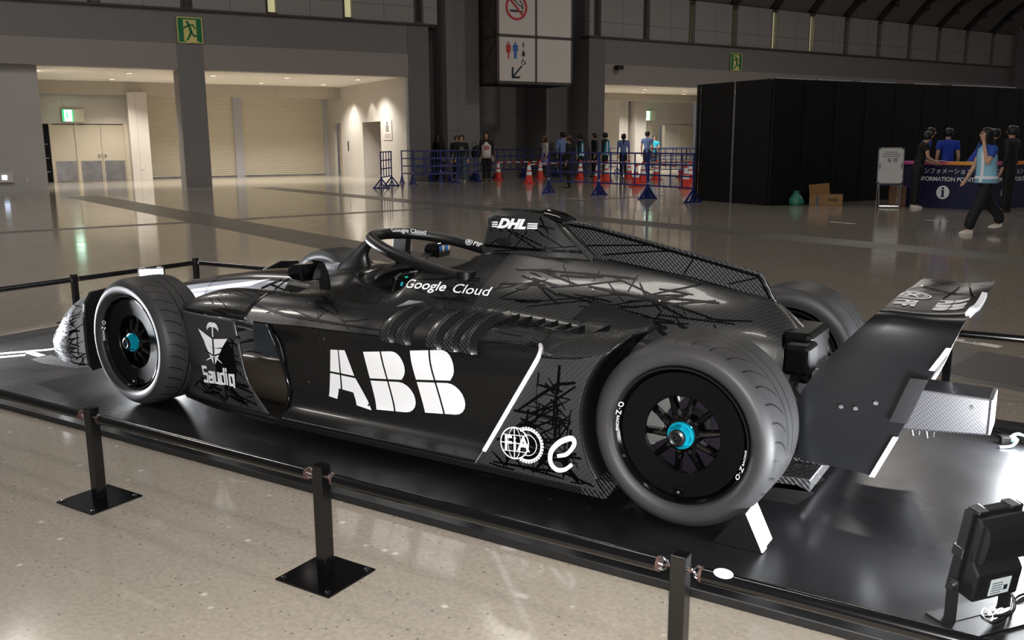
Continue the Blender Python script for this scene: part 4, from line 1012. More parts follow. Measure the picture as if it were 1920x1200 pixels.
# ------------------------------------------------------------------ side bodies (mirrored)
D = {}
def mir(rows, s_): return [[(x, y*s_, z) for x, y, z in r] for r in rows]
for s_ in (1, -1):
    near = s_ == 1
    # wheel-arch shoulder ahead of the shell
    fs = [[(.265, -.70, .535), (.265, -.67, .548), (.27, -.60, .552), (.275, -.50, .54), (.28, -.40, .50)],
          [(.33, -.745, .525), (.335, -.70, .56), (.34, -.62, .583), (.345, -.52, .585), (.35, -.40, .55)],
          [(.45, -.752, .52), (.45, -.70, .57), (.45, -.62, .602), (.45, -.52, .608), (.45, -.38, .57)],
          [(.60, -.742, .51), (.60, -.69, .565), (.60, -.61, .605), (.60, -.52, .614), (.60, -.36, .58)],
          [(.735, -.722, .505), (.735, -.65, .57), (.735, -.58, .600), (.735, -.52, .613), (.735, -.33, .585)]]
    o = MB().grid(mir(loft(fs, 4, 4), s_)).build('wheel_arch_shoulder', C['body'], car, smooth=60, solid=.008); D['shoulder', s_] = o
    # front turning vane panel
    vs_ = []
    for x, y, zt, zb in [(.22, -.62, .50, .12), (.265, -.705, .512, .095), (.31, -.748, .516, .085), (.40, -.762, .513, .075), (.56, -.765, .508, .066), (.71, -.765, .505, .056)]:
        vs_.append([(x, y, zt), (x+.03, y-.004, zt-.12), (x+.06*(1 if x > .3 else .2), y-.004, zt-.25), (x+.10*(1 if x > .3 else .2), y, (zb+.12)), (x+.21*max(0, (x-.3)/.41), y+.004, zb)])
    o = MB().grid(mir(loft(vs_, 4, 4), s_)).build('front_side_panel', C['lines'], car, smooth=60, solid=.010); D['vane', s_] = o
    # floor lip in front
    lip = MB(); lip.rings([[(x, y*s_, z) for x, y, z in q] for q in ([(.12, -.56, .085), (.12, -.60, .10), (.12, -.50, .11), (.12, -.48, .09)], [(.20, -.66, .08), (.20, -.70, .09), (.20, -.58, .12), (.20, -.56, .08)], [(.32, -.745, .065), (.32, -.765, .072), (.32, -.62, .115), (.32, -.60, .06)], [(.55, -.78, .05), (.55, -.79, .056), (.55, -.66, .09), (.55, -.64, .05)], [(.98, -.80, .045), (.98, -.805, .05), (.98, -.66, .08), (.98, -.64, .045)])])
    lip.build('floor_lip', C['plain'], car, smooth=50)
    # side panel behind the inlet
    def sp(x, yt, zt, bulge=.0):
        yb = -.69
        return [(x+.0, yt, zt), (x+.012, yt+.006, zt-.02), (x+.035, yb+.010-bulge, zt-.10), (x+.06, yb+.012-bulge, .27), (x+.085, yb+.008, .19), (x+.10, -.705, .135), (x+.11, -.742, .105), (x+.12, -.798, .082)]
    ss = [sp(.885, -.715, .498), sp(1.05, -.704, .505), sp(1.3, -.69, .507), sp(1.5, -.675, .506), sp(1.72, -.665, .508), sp(1.92, -.657, .522), sp(2.12, -.652, .543), sp(2.30, -.662, .552), sp(2.45, -.70, .55)]
    for q in ss[6:]:
        for i in range(2, 6): q[i] = (q[i][0], q[i][1]-.02*(q[0][0]-2.0)/.4, q[i][2])
    o = MB().grid(mir(loft(ss, 4, 5), s_)).build('side_panel', C['plain'], car, smooth=60, solid=.008); D['side', s_] = o
    # leading lip of the inlet
    b = MB(); b.tube([(.885, -.715*s_, .50), (.915, -.695*s_, .40), (.945, -.68*s_, .27), (.97, -.682*s_, .19), (.985, -.705*s_, .135), (.995, -.742*s_, .105)], .009, 8); b.build('inlet_lip', C['gloss'], car, smooth=50)
    b = MB(); b.grid(mir([[(.885, -.715, .498), (.92, -.684, .40), (.945, -.68, .27), (.97, -.685, .19)], [(.98, -.63, .50), (1.0, -.61, .40), (1.02, -.60, .27), (1.03, -.60, .19)], [(1.15, -.55, .50), (1.15, -.52, .40), (1.15, -.52, .27), (1.15, -.52, .19)]], s_)).build('inlet_wall', C['scoop'], car, smooth=60)
    b = MB(); b.grid(mir(loft([[(.45, -.33, .53), (.45, -.40, .47), (.45, -.42, .38), (.45, -.42, .1)], [(.8, -.40, .53), (.8, -.46, .47), (.8, -.47, .38), (.8, -.46, .1)], [(1.12, -.50, .53), (1.12, -.53, .45), (1.12, -.53, .36), (1.12, -.52, .1)]], 4, 4), s_)).build('inner_cell_side', mat('cell_side', '#3a4044', .25) if 'cell' not in C else C['cell'], car, smooth=60)
    # bulged duct in the mouth of the inlet
    rg = []
    for i in range(9):
        a = i/8; x = .52+.56*a
        rg.append([(x, (-.53-.10*sin(th)-.03*a)*s_, .055+(.215+.02*a)*(1-cos(th))/2*1.05) for th in [pi*k/14 for k in range(15)]])
    b = MB(); b.grid(rg); b.build('inlet_duct', C['body'] if False else mat('duct_bronze', '#3a342e', .30, spec=.6, coat=.3), car, smooth=70)
    b = MB(); b.tube(cr([(.60, -.60*s_, .31), (.68, -.615*s_, .325), (.77, -.62*s_, .31)], 5), .006, 8); b.build('inlet_pipe', C['metal'], car, smooth=60)
    b = MB(); b.cyl((.738, -.775*s_, .425), (.765, -.80*s_, .42), .014, n=14); b.build('vane_plug', C['satin'], car, smooth=40)
    # rear wheel fairing: outer plate, arc wall, top skin
    Cx, Cz, RA = 2.97, RR, .382
    def arc(a): return (Cx+RA*cos(a), Cz+RA*sin(a))
    arcp = [arc(radians(t)) for t in range(137, 226, 4)]          # from the top of the cut-out down to the floor
    arcp = [p for p in arcp if p[1] > .075] + [(2.69, .078)]
    pl_ = [(2.14, .085), (2.25, .265), (2.35, .43), (2.405, .515), (2.415, .54), (2.43, .548), (2.50, .552), (2.58, .562)] + [p for p in arcp]
    plate = MB().prism(pl_, -.818*s_, -.806*s_, 'y').build('fairing_plate', C['lines'], car); D['plate', s_] = plate
    ar_ = [arc(radians(t)) for t in range(123, 226, 4)]; ar_ = [p for p in ar_ if p[1] > .06]
    rows_ = [[(x-.0, y*s_, z) for x, z in ar_] for y in (-.812, -.74, -.64, -.52)]
    rows_[0] = [(x, -.812*s_, z) if z < .60 else (x, (-.812+(z-.60)*1.9)*s_, z) for x, z in ar_]
    MB().grid(rows_).build('fairing_arch', C['satin'], car, smooth=60, solid=.006)
    top = [[(2.34, -.665, .548), (2.33, -.60, .575), (2.32, -.52, .58), (2.31, -.45, .572)],
           [(2.43, -.80, .552), (2.43, -.68, .585), (2.43, -.58, .588), (2.43, -.44, .565)],
           [(2.52, -.812, .555), (2.52, -.70, .60), (2.52, -.58, .606), (2.52, -.40, .57)],
           [(2.60, -.812, .568), (2.60, -.71, .612), (2.60, -.60, .622), (2.60, -.42, .585)],
           [(2.68, -.806, .585), (2.69, -.72, .625), (2.69, -.62, .64), (2.68, -.46, .62)],
           [(2.735, -.775, .632), (2.75, -.70, .646), (2.755, -.61, .650), (2.74, -.50, .645)]]
    o = MB().grid(mir(loft(top, 4, 4), s_)).build('fairing_top', C['cover'], car, smooth=60, solid=.006)
    foot = MB(); foot.prism([(2.60, .05), (2.70, .05), (2.745, .12), (2.60, .12)], *sorted((-.812*s_, -.60*s_)), 'y'); foot.build('floor_corner', C['bright'], car)
    # white leading strip of the fairing
    st = [(2.335, -.662, .556), (2.38, -.735, .560), (2.412, -.806, .549), (2.408, -.821, .530), (2.385, -.823, .49), (2.30, -.823, .35), (2.20, -.823, .185), (2.175, -.823, .145)]
    b = MB(); st2 = cr([(x, y*s_, z) for x, y, z in st], 5); b.tube(st2, .009, 8, ry=1.0); b.build('leading_strip', C['tape'], car, smooth=60)
    b = MB(); b.tube([(2.175, -.823*s_, .145), (2.135, -.823*s_, .085)], .005, 6); b.build('strip_end', C['bright'], car)
    b = MB(); b.tube([(2.29, -.648*s_, .562), (2.335, -.662*s_, .556)], .014, 10); b.build('strip_fairing', C['plain'], car, smooth=50)
    # louvres over the shoulder
    for k, xs in enumerate([1.53, 1.615, 1.70, 1.785, 1.87, 1.955]):
        def lv(dx, out):
            return [(xs+dx+.045, (-.455-out*.1)*s_, .616+out*.8), (xs+dx+.030, (-.53-out*.3)*s_, .606+out), (xs+dx+.012, (-.595-out*.6)*s_, .580+out*.9), (xs+dx, (-.645-out*.9)*s_, .545+out*.6), (xs+dx+.004, (-.673-out)*s_, .513+out*.2), (xs+dx+.014, (-.684-out*.5)*s_, .487)]
        if k == 2:
            b = MB(); b.grid(loft([lv(0, .003), lv(.085, .003)], 2, 4)); b.build('louvre_gap', C['scoop'], car, smooth=60); continue
        q = MB(); q.grid(loft([lv(-.004, .003), lv(.025, .009), lv(.052, .020), lv(.062, .024)], 3, 4)); q.build('louvre', C['bright'], car, smooth=60, solid=.004)
        q = MB(); q.grid(loft([lv(.0615, .022), lv(.083, -.004)], 2, 4)); q.build('louvre_mouth', C['scoop'], car, smooth=60)
    MB().grid(loft([[(1.56, -.50*s_, .640), (1.545, -.575*s_, .620)], [(1.615, -.46*s_, .632), (1.60, -.54*s_, .630)]], 2, 2)).build('louvre_cap', C['silver_plain'], car)
    # row of small slots on the top skin
    for k in range(7):
        x = 1.985+.062*k
        MB().prism([(x, 0), (x+.05, 0), (x+.05, .022)], -.028, .028, 'y', mat=Matrix.Translation((0, -.455*s_, .600-.0032*k))).build('cooling_slot', C['scoop'], car)
    # mirror
    ms = MB(); ms.rings([[(x, (yy)*s_, z) for yy, z in ((-.47+dy, zb), (-.585+dy, zb+.004), (-.60+dy, zm), (-.585+dy, zt), (-.47+dy, zt-.004), (-.462+dy, zm))] for x, zb, zm, zt, dy in ((.905, .705, .728, .752, .0), (.925, .692, .73, .767, 0), (.99, .686, .731, .772, 0), (1.0, .686, .731, .772, 0))])
    mo = ms.build('mirror_housing', C['gloss'], car, bevel=.006)
    MB().box(.999, 1.003, *sorted((-.58*s_, -.475*s_)), .696, .762).build('mirror_glass', C['glass'], mo)
    if not near:
        for yy, cc in ((.49, '#2a6fb0'), (.517, '#d9cfc9'), (.547, '#3a86c8'), (.572, '#cfc8c4')): MB().prism([(-.009, .02), (.009, .02), (.009, 0), (0, -.016), (-.009, 0)], 1.003, 1.006, 'x', mat=Matrix.Translation((0, yy, .735))).build('shield_badge', mat('badge', cc, .4), mo)
    b = MB(); b.rings([[(x+dx, (yy+dy)*s_, z) for dx, dy in ((-.03, -.007), (.03, -.007), (.03, .007), (-.03, .007))] for x, yy, z in cr([(.90, -.415, .665), (.925, -.445, .695), (.945, -.475, .715)] if not near else [(1.03, -.475, .66-.02), (1.02, -.470, .70), (1.0, -.468, .745), (.985, -.475, .776), (.965, -.50, .782)], 4)]); b.build('mirror_stalk', C['satin'], car, smooth=50)
    # rear suspension and driveshaft
    for a, b_ in [((2.85, .20, .42), (2.94, .56, .40)), ((3.12, .16, .42), (3.0, .56, .40)), ((2.85, .22, .22), (2.94, .58, .20)), ((3.12, .18, .22), (3.0, .58, .20)), ((2.97, .14, .33), (2.97, .6, .33)), ((2.75, .2, .52), (2.95, .58, .24))]:
        MB().tube([(a[0], -a[1]*s_, a[2]), (b_[0], -b_[1]*s_, b_[2])], .013, 10, ry=.6).build('suspension_arm', C['satin'], car, smooth=50)
    for a, b_ in [((-.1, .2, .46), (-.02, .63, .44)), ((.22, .2, .46), (.03, .63, .44)), ((-.1, .18, .26), (-.02, .63, .22)), ((.25, .2, .26), (.03, .63, .22)), ((.05, .2, .5), (.0, .62, .24))]:
        MB().tube([(a[0], -a[1]*s_, a[2]), (b_[0], -b_[1]*s_, b_[2])], .012, 10, ry=.6).build('suspension_arm', C['satin'], car, smooth=50)
    for cx, y0, y1 in ((0, .62, .72), (2.97, .55, .62)):
        MB().box(cx-.05, cx+.05, *sorted((-y0*s_, -y1*s_)), .18, .46).build('upright', C['satin'], car, bevel=.02)

# floor
fl_ = MB(); pts = [(.25, .60), (.40, .74), (.60, .77), (1.0, .795), (1.4, .80), (2.1, .805), (2.68, .81), (2.70, .60), (2.72, .46), (3.2, .46), (3.30, .40)]
fl_.prism([(x, -y) for x, y in pts] + [(x, y) for x, y in reversed(pts)], .045, .075); fl_.build('floor_tray', C['plain'], car, bevel=.006)
pk = MB().box(.5, 3.0, -.25, .25, .012, .045).build('floor_plank', C['scoop'], car)
df = MB(); df.prism([(2.95, .05), (3.20, .09), (3.345, .10), (3.345, .15), (3.20, .14), (2.95, .09)], -.49, -.17, 'y'); df.build('diffuser', C['bright'], car, bevel=.004)
df = MB(); df.prism([(2.95, .05), (3.20, .09), (3.345, .10), (3.345, .15), (3.20, .14), (2.95, .09)], .17, .49, 'y'); df.build('diffuser', C['bright'], car, bevel=.004)
for y in (-.49, -.33, .33, .48): MB().prism([(2.9, .03), (3.30, .045), (3.36, .10), (3.30, .12), (2.9, .09)], y, y+.008, 'y').build('diffuser_strake', C['satin'], car)
MB().box(3.24, 3.36, -.32, -.24, .15, .162).build('floor_bracket', C['bright'], car)

# ------------------------------------------------------------------ airbox, fin, halo, cockpit
ab = []
for x, zb, zt, wb, wt in [(1.705, .80, .985, .125, .078), (1.715, .80, 1.005, .128, .085), (1.76, .80, 1.022, .13, .09), (1.90, .80, 1.022, .128, .088), (2.02, .80, 1.012, .115, .075), (2.09, .78, .965, .09, .058), (2.16, .76, .90, .07, .05), (2.24, .74, .835, .05, .04)]:
    ab.append([(x+.03*0, -wb, zb), (x, -wb*.95, zb+(zt-zb)*.3), (x, -(wt*1.06), zb+(zt-zb)*.7), (x, -wt, zt-.025), (x, -wt*.78, zt-.004), (x, 0, zt), (x, wt*.78, zt-.004), (x, wt, zt-.025), (x, wt*1.06, zb+(zt-zb)*.7), (x, wb*.95, zb+(zt-zb)*.3), (x, wb, zb)])
air = MB().rings(ab, closed=False).build('airbox', C['cover'], car, smooth=35); D['air'] = air
MB().rings([ab[0], [(1.712, y*.9, .80+(z-.80)*.96) for x, y, z in ab[0]]], closed=False).build('airbox_lip', C['silver_plain'], car)
MB().grid([[(1.74, y, z) for y in (-.11, 0, .11)] for z in (.80, .9, .97)]).build('airbox_mouth', C['scoop'], car)
pc = MB(); pc.rings([[(x, yy, z) for yy, z in [(.068*cos(t), zc+h*sin(t)) for t in [2*pi*k/20 for k in range(20)]]] for x, zc, h in ((2.0, 1.000, .028), (2.07, .988, .026), (2.10, .975, .022))], cap0=True, cap1=True); pc.build('cooling_exit', C['gloss'], car, smooth=50)
MB().box(1.76, 1.98, -.05, .05, 1.018, 1.028).build('camera_pod', C['cover'], car, bevel=.004)
MB().prism([(1.795, .865), (1.855, .865), (1.87, .88), (1.855, .898), (1.795, .898), (1.78, .88)], -.128, -.10, 'y').build('jack_slot', C['scoop'], car, bevel=.004)
fp = [(2.04, .98), (2.08, .975), (2.22, .958), (2.45, .912), (2.70, .86), (2.985, .80), (3.00, .785), (3.045, .70), (3.10, .64), (3.15, .60), (3.0, .68), (2.7, .74), (2.4, .78), (2.2, .80), (2.05, .82)]
fin = MB().prism(fp, -.007, .007, 'y').build('shark_fin', C['fin'], car); D['fin'] = fin
b = MB(); b.tube([(2.045, -.058, .985), (2.14, -.058, .90), (2.25, -.047, .80)], .005, 6); b.build('fin_seam', C['satin'], car)
b = MB(); b.tube([(x, 0, z) for x, z in fp[1:7]] + [(3.045, 0, .70), (3.12, 0, .62)], .008, 8); b.build('fin_edge', C['bright'], car, smooth=50)
b = MB(); b.prism([(3.035, .70), (3.06, .69), (3.22, .55), (3.20, .50), (3.15, .52)], -.02, .02, 'y'); b.build('tail_spine', C['satin'], car, bevel=.006)
hl = cr([(1.76, -.305, .72), (1.60, -.305, .745), (1.42, -.300, .782), (1.25, -.270, .820), (1.10, -.195, .848), (1.02, -.115, .858), (.985, 0, .862), (1.02, .115, .858), (1.10, .195, .848), (1.25, .270, .820), (1.42, .300, .782), (1.60, .305, .745), (1.76, .305, .72)], 8)
ha = MB(); ha.tube(hl, .0285, 16); halo = ha.build('halo', C['halo'], car, smooth=60); D['halo'] = halo
b = MB(); b.rings([[(x+dx, dy, z+dz) for dx, dy, dz in [(-w*cos(t), h*sin(t), 0) for t in [2*pi*k/16 for k in range(16)]]] for x, z, w, h in cr([(.80, .655, .13, .05), (.80, .70, .10, .04), (.835, .755, .055, .028), (.90, .815, .036, .022), (.955, .85, .034, .022), (.99, .862, .03, .022)], 4)]); b.build('halo_pillar', C['halo'], halo, smooth=60)
for y in (-1, 1):
    MB().cyl((1.735, .30*y, .70), (1.735, .30*y, .758), .045, n=20).build('halo_foot', C['satin'], halo, smooth=40)
for y in (.205, ):
    MB().rings([[(x+dx, yy+dy, z) for dx, dy in ((-.05, -.02), (.05, -.02), (.05, .02), (-.05, .02))] for x, yy, z in ((.985, .175, .848), (.965, .185, .76), (.985, .195, .67))]).build('halo_stay', C['halo'], halo, bevel=.008)
# dash hood, steering wheel, headrest
hd = []
for i in range(13):
    a = pi*i/12; hd.append([(1.055+dx, -.245*cos(a), .62+rr*sin(a)) for dx, rr in ((-.06, .068), (-.01, .088), (.04, .088), (.055, .07), (.0, .05))])
MB().grid(hd).build('dash_hood', C['plain'], car, smooth=60)
sw = MB(); T = Matrix.Translation((1.17, 0, .632)) @ Matrix.Rotation(radians(20), 4, 'Y')
sw.box(-.012, .012, -.085, .085, -.055, .05, mat=T)
for s_ in (-1, 1): sw.tube([T @ Vector((.0, s_*.085, .045)), T @ Vector((.0, s_*.125, .03)), T @ Vector((0, s_*.13, -.03)), T @ Vector((0, s_*.09, -.06))], .016, 8)
st_ = sw.build('steering_wheel', C['satin'], car, bevel=.006)
for (y, z, c, w, h) in [(-.06, .035, '#19b8a0', .02, .006), (.055, .035, '#19b8a0', .02, .006), (-.085, .0, '#1c9fb0', .012, .02), (.085, .0, '#1c9fb0', .012, .02), (-.02, -.04, '#c8302a', .01, .006), (.03, -.045, '#7ab8d8', .02, .008)]:
    MB().box(.012, .016, y-w/2, y+w/2, z-h/2, z+h/2, mat=T).build('button', mat('button', c, .4, emit=c, estr=.6), st_)
MB().box(.012, .015, -.045, .045, -.02, .025, mat=T).build('display', C['glass'], st_)
seat = MB(); seat.grid(loft([[(1.62, -.20, .70), (1.60, 0, .72), (1.62, .20, .70)], [(1.50, -.19, .55), (1.52, 0, .50), (1.50, .19, .55)], [(1.38, -.18, .42), (1.36, 0, .36), (1.38, .18, .42)]], 4, 4)); seat.build('seat', C['scoop'], car, smooth=70)
for s_ in (-1, 1): MB().rings([[(x, y*s_, z) for y, z in ((.17, .66), (.25, .66), (.262, .735), (.23, .755), (.18, .74))] for x in (1.42, 1.62)]).build('head_pad', C['satin'], car, bevel=.01)
MB().box(.58, .68, -.05, .05, .645, .69).build('nose_sensor', C['silver_plain'], car, bevel=.014)
MB().cyl((.95, -.36, .66), (.95, -.36, .68), .008, n=10).build('body_stud', C['metal'], car)

# ------------------------------------------------------------------ front wing
for s_ in (1, -1):
    WSec = []
    for x, zb, zt, yo in [(-.80, .185, .225, -.755), (-.73, .16, .32, -.81), (-.62, .145, .42, -.838), (-.51, .138, .495, -.84), (-.42, .13, .548, -.810)]:
        WSec.append([(x, yo+.02, zb), (x, yo, zb+(zt-zb)*.3), (x, yo+.004, zb+(zt-zb)*.65), (x, yo+.035, zt-.02), (x, yo+.09, zt), (x, yo+.20, zt+.005), (x, yo+.34, zt-.02)])
    MB().grid(mir(loft(WSec, 4, 4), s_)).build('front_wing_pod', C['silver'], car, smooth=60, solid=.006)
    rf = [(-.815, .15), (-.822, .25), (-.82, .40), (-.808, .49), (-.765, .55), (-.62, .562), (-.46, .52), (-.44, .14), (-.80, .12)]
    MB().prism([(y*s_, z) for y, z in rf], -.425, -.405, 'x').build('front_wing_endplate', C['plain'], car, bevel=.004)
MB().prism([(-.80, .16), (-.95, .12), (-1.0, .11), (-.9, .10), (-.55, .115), (-.45, .14), (-.46, .15)], -.80, .80, 'y').build('front_wing_plane', C['plain'], car, smooth=50)

# ------------------------------------------------------------------ rear wing
WP = [(-.44, .193, 3.293, 3.549, .006), (-.442, .40, 3.268, 3.636, 0), (-.444, .56, 3.350, 3.692, 0), (-.442, .67, 3.437, 3.752, 0), (-.43, .735, 3.490, 3.778, -.003), (-.395, .762, 3.520, 3.797, .0), (-.34, .764, 3.520, 3.803, -.008), (-.26, .752, 3.505, 3.805, -.012), (-.12, .745, 3.500, 3.807, -.004), (.05, .745, 3.508, 3.807, .004),
      (.22, .752, 3.527, 3.807, .008), (.34, .764, 3.542, 3.807, .008), (.395, .764, 3.546, 3.80, .006), (.43, .735, 3.53, 3.778, 0), (.442, .68, 3.50, 3.752, 0), (.444, .58, 3.44, 3.692, 0), (.442, .40, 3.36, 3.636, 0), (.44, .193, 3.293, 3.549, .006)]
WPc = cr(WP, 4)
def wing_rows(path, camber, thick):
    out = []
    for i, (y, z, a, b, dz) in enumerate(path):
        p, q = path[max(0, i-1)], path[min(len(path)-1, i+1)]
        t = Vector((0, q[0]-p[0], q[1]-p[1])).normalized(); n = Vector((0, -t.z, t.y))
        top, bot = [], []
        for k in range(9):
            u = k/8; x = a+(b-a)*u
            c_ = camber*sin(pi*u)*(-.35) + camber*(.7*u**3); th = thick*(sqrt(max(0, u))*1.1-u*1.05+.06)
            zz = z+dz*(1-u)
            c_ += .030*max(0, (u-.66)/.34)**1.6*max(0, 1-abs(y-.02)/.36)*(1 if c_ is not None else 0)
            top.append(tuple(Vector((x, y, zz))+n*(c_+th))); bot.append(tuple(Vector((x, y, zz))+n*(c_-th)))
        out.append(top+list(reversed(bot)))
    return out
rw = MB().rings(wing_rows(WPc, .022, .020), closed=True).build('rear_wing', C['wing'], car, smooth=50); D['rw'] = rw
def edge_strip(name, cond, m, w=.016, th=.004, off=.0):
    seg = [p for p in WPc if cond(p)]
    b = MB()
    for p, q in zip(seg[:-1], seg[1:]):
        pa, pb = Vector((p[3]+off, p[0], p[1])), Vector((q[3]+off, q[0], q[1])); t = (pb-pa).normalized(); n = Vector((0, -t.z, t.y)).normalized(); xx = Vector((1, 0, 0)); pa = pa+n*(.0154+.030*max(0, 1-abs(p[0]-.02)/.36)); pb = pb+n*(.0154+.030*max(0, 1-abs(q[0]-.02)/.36))
        cs = [(-w, -th-.004), (.004, -th), (.004, th+.008), (-w, th+.010)]
        b.rings([[tuple(c+xx*u+n*v_) for u, v_ in cs] for c in (pa, pb)])
    return b.build(name, m, rw)
edge_strip('trailing_strip', lambda p: p[0] < -.4 and p[1] < .40, C['tape'], w=.013, th=.004)
edge_strip('trailing_strip', lambda p: p[0] < -.4 and .56 < p[1] < .69, C['tape'], w=.013, th=.004)
edge_strip('trailing_strip', lambda p: -.41 < p[0] < -.02, C['tape'], w=.013, th=.004)
edge_strip('trailing_flap', lambda p: p[0] < -.4 and .39 < p[1] < .58, C['wing'], w=.05, th=.005)
edge_strip('trailing_strip', lambda p: p[0] > .4 and p[1] < .66, C['tape'], w=.013, th=.004)
for x, z in ((3.423, .421), (3.471, .422), (3.535, .451)): MB().lathe([(0, .006), (.006, .006), (.0085, .002), (.0085, 0), (0, 0)], 14, mat=Matrix.Translation((x, -.447, z)) @ Matrix.Rotation(pi/2, 4, 'X')).build('wing_screw', C['metal'], rw)
# rear structure
cb = MB(); cb.rings([[(x, y, z) for y, z in ((-w, zb), (w, zb), (w, zt), (-w, zt))] for x, zb, zt, w in ((3.12, .22, .50, .12), (3.40, .25, .43, .10), (3.862, .285, .425, .088))]); cb.build('crash_structure', C['beam'], car, bevel=.008)
MB().box(3.862, 3.868, -.085, .085, .29, .42).build('rain_light', mat('rain_light', '#b8b8c4', .3), car)
MB().cyl((3.80, -.0945, .385), (3.80, -.088, .385), .007, n=12).build('beam_hole', C['scoop'], car)
for x in (3.60, 3.65): MB().tube([(x, -.06, .28), (x+.01, -.06, .235), (x+.03, -.06, .245), (x+.03, -.06, .28)], .005, 6).build('hook_bracket', C['metal'], car)
MB().box(3.12, 3.24, -.15, .15, .40, .60).build('gearbox_case', C['graphic'], car, bevel=.02)
MB().box(3.16, 3.26, -.26, -.12, .46, .575).build('rear_duct', C['graphic'], car, bevel=.015)
MB().tube([(3.2, -.2, .47), (3.22, -.32, .42), (3.30, -.43, .40)], .018, 10, ry=.5).build('wing_stay', C['satin'], car, smooth=50)
MB().tube([(3.2, .2, .47), (3.22, .32, .42), (3.30, .43, .40)], .018, 10, ry=.5).build('wing_stay', C['satin'], car, smooth=50)

# ------------------------------------------------------------------ lettering laid onto the bodywork
def bvh(objs):
    v, f = [], []
    for o in objs:
        n = len(v); v += [o.matrix_world @ p.co for p in o.data.vertices]; f += [[i+n for i in q.vertices] for q in o.data.polygons]
    return BVHTree.FromPolygons(v, f)
def decal(name, verts, faces, m, targets, origin, ux, uy, ray, off=.0025, cell=.02, parent=None, reach=.5):
    """lay a flat outline on a surface: each corner of a finely cut copy is moved along `ray` onto the target"""
    bm = bmesh.new(); vv = [bm.verts.new((p[0], p[1], p[2] if len(p) > 2 else 0)) for p in verts]
    for f in faces:
        try: bm.faces.new([vv[i] for i in f])
        except ValueError: pass
    o, a, b, r = Vector(origin), Vector(ux), Vector(uy), Vector(ray).normalized()
    if verts and cell:
        xs, ys = [p[0] for p in verts], [p[1] for p in verts]; ca, cb_ = cell/max(1e-6, a.length), cell/max(1e-6, b.length)
        for lo, hi, st, ax in ((min(xs), max(xs), ca, (1, 0, 0)), (min(ys), max(ys), cb_, (0, 1, 0))):
            k = lo+st
            while k < hi:
                bmesh.ops.bisect_plane(bm, geom=bm.verts[:]+bm.edges[:]+bm.faces[:], plane_co=(k*ax[0], k*ax[1], 0), plane_no=ax); k += st
    tree = bvh(targets); dead = []
    for v in bm.verts:
        p = o+a*v.co.x+b*v.co.y; hit, nn, _, _ = tree.ray_cast(p-r*reach, r, reach*2)
        if hit is None: v.co = p; dead.append(v); continue
        if nn.dot(r) > 0: nn = -nn
        v.co = hit+nn*(off+v.co.z)-r*.0005
    if dead: bmesh.ops.delete(bm, geom=dead, context='VERTS')
    me = bpy.data.meshes.new(name); bm.to_mesh(me); bm.free(); me.materials.append(m)
    q = bpy.data.objects.new(name, me); COL.objects.link(q); q.parent = parent if parent else car
    return q
bpy.context.view_layer.update()
def poly(*pts): return list(pts), [tuple(range(len(pts)))]
def merge(*ps):
    """join outlines; every piece lies a hair above the one before so that crossings stay clean"""
    v, f = [], []; lift = 0.0
    for a, b in ps:
        n = len(v); top = max((p[2] if len(p) > 2 else 0) for p in a) if a else 0
        v += [(p[0], p[1], (p[2] if len(p) > 2 else 0)+lift) for p in a]; f += [[i+n for i in q] for q in b]; lift += top+.00002
    return v, f
def ribbon(pts, w):
    k = len(pts); ws = w if isinstance(w, (list, tuple)) else [w]*k; L_, R_ = [], []
    for i in range(k):
        a, b = Vector(pts[max(0, i-1)]), Vector(pts[min(k-1, i+1)]); d = b-a
        d = d.normalized() if d.length > 1e-9 else Vector((1, 0))
        sc_ = 1.0
        if 0 < i < k-1:
            d1 = (Vector(pts[i])-a).normalized(); sc_ = 1/max(.5, d.dot(d1))
        n = Vector((-d.y, d.x))*ws[i]/2*sc_; e = d*ws[i]*.3*(-1 if i == 0 else 1 if i == k-1 else 0)
        p = Vector(pts[i]); L_.append(tuple(p+n+e)); R_.append(tuple(p-n+e))
    return L_+R_, [(i, k+i, k+i+1, i+1) for i in range(k-1)]
def stroke(pts, w): return ribbon(pts, w)
def ring2(cx, cy, r0, r1, n=36, a0=0, a1=2*pi, sx=1):
    ps = []
    for i in range(n):
        t, u = a0+(a1-a0)*i/n, a0+(a1-a0)*(i+1)/n
        ps.append(poly((cx+sx*r0*cos(t), cy+r0*sin(t)), (cx+sx*r1*cos(t), cy+r1*sin(t)), (cx+sx*r1*cos(u), cy+r1*sin(u)), (cx+sx*r0*cos(u), cy+r0*sin(u))))
    return merge(*ps)
XZ = dict(ux=(1, 0, 0), uy=(0, 0, 1), ray=(0, 1, 0))
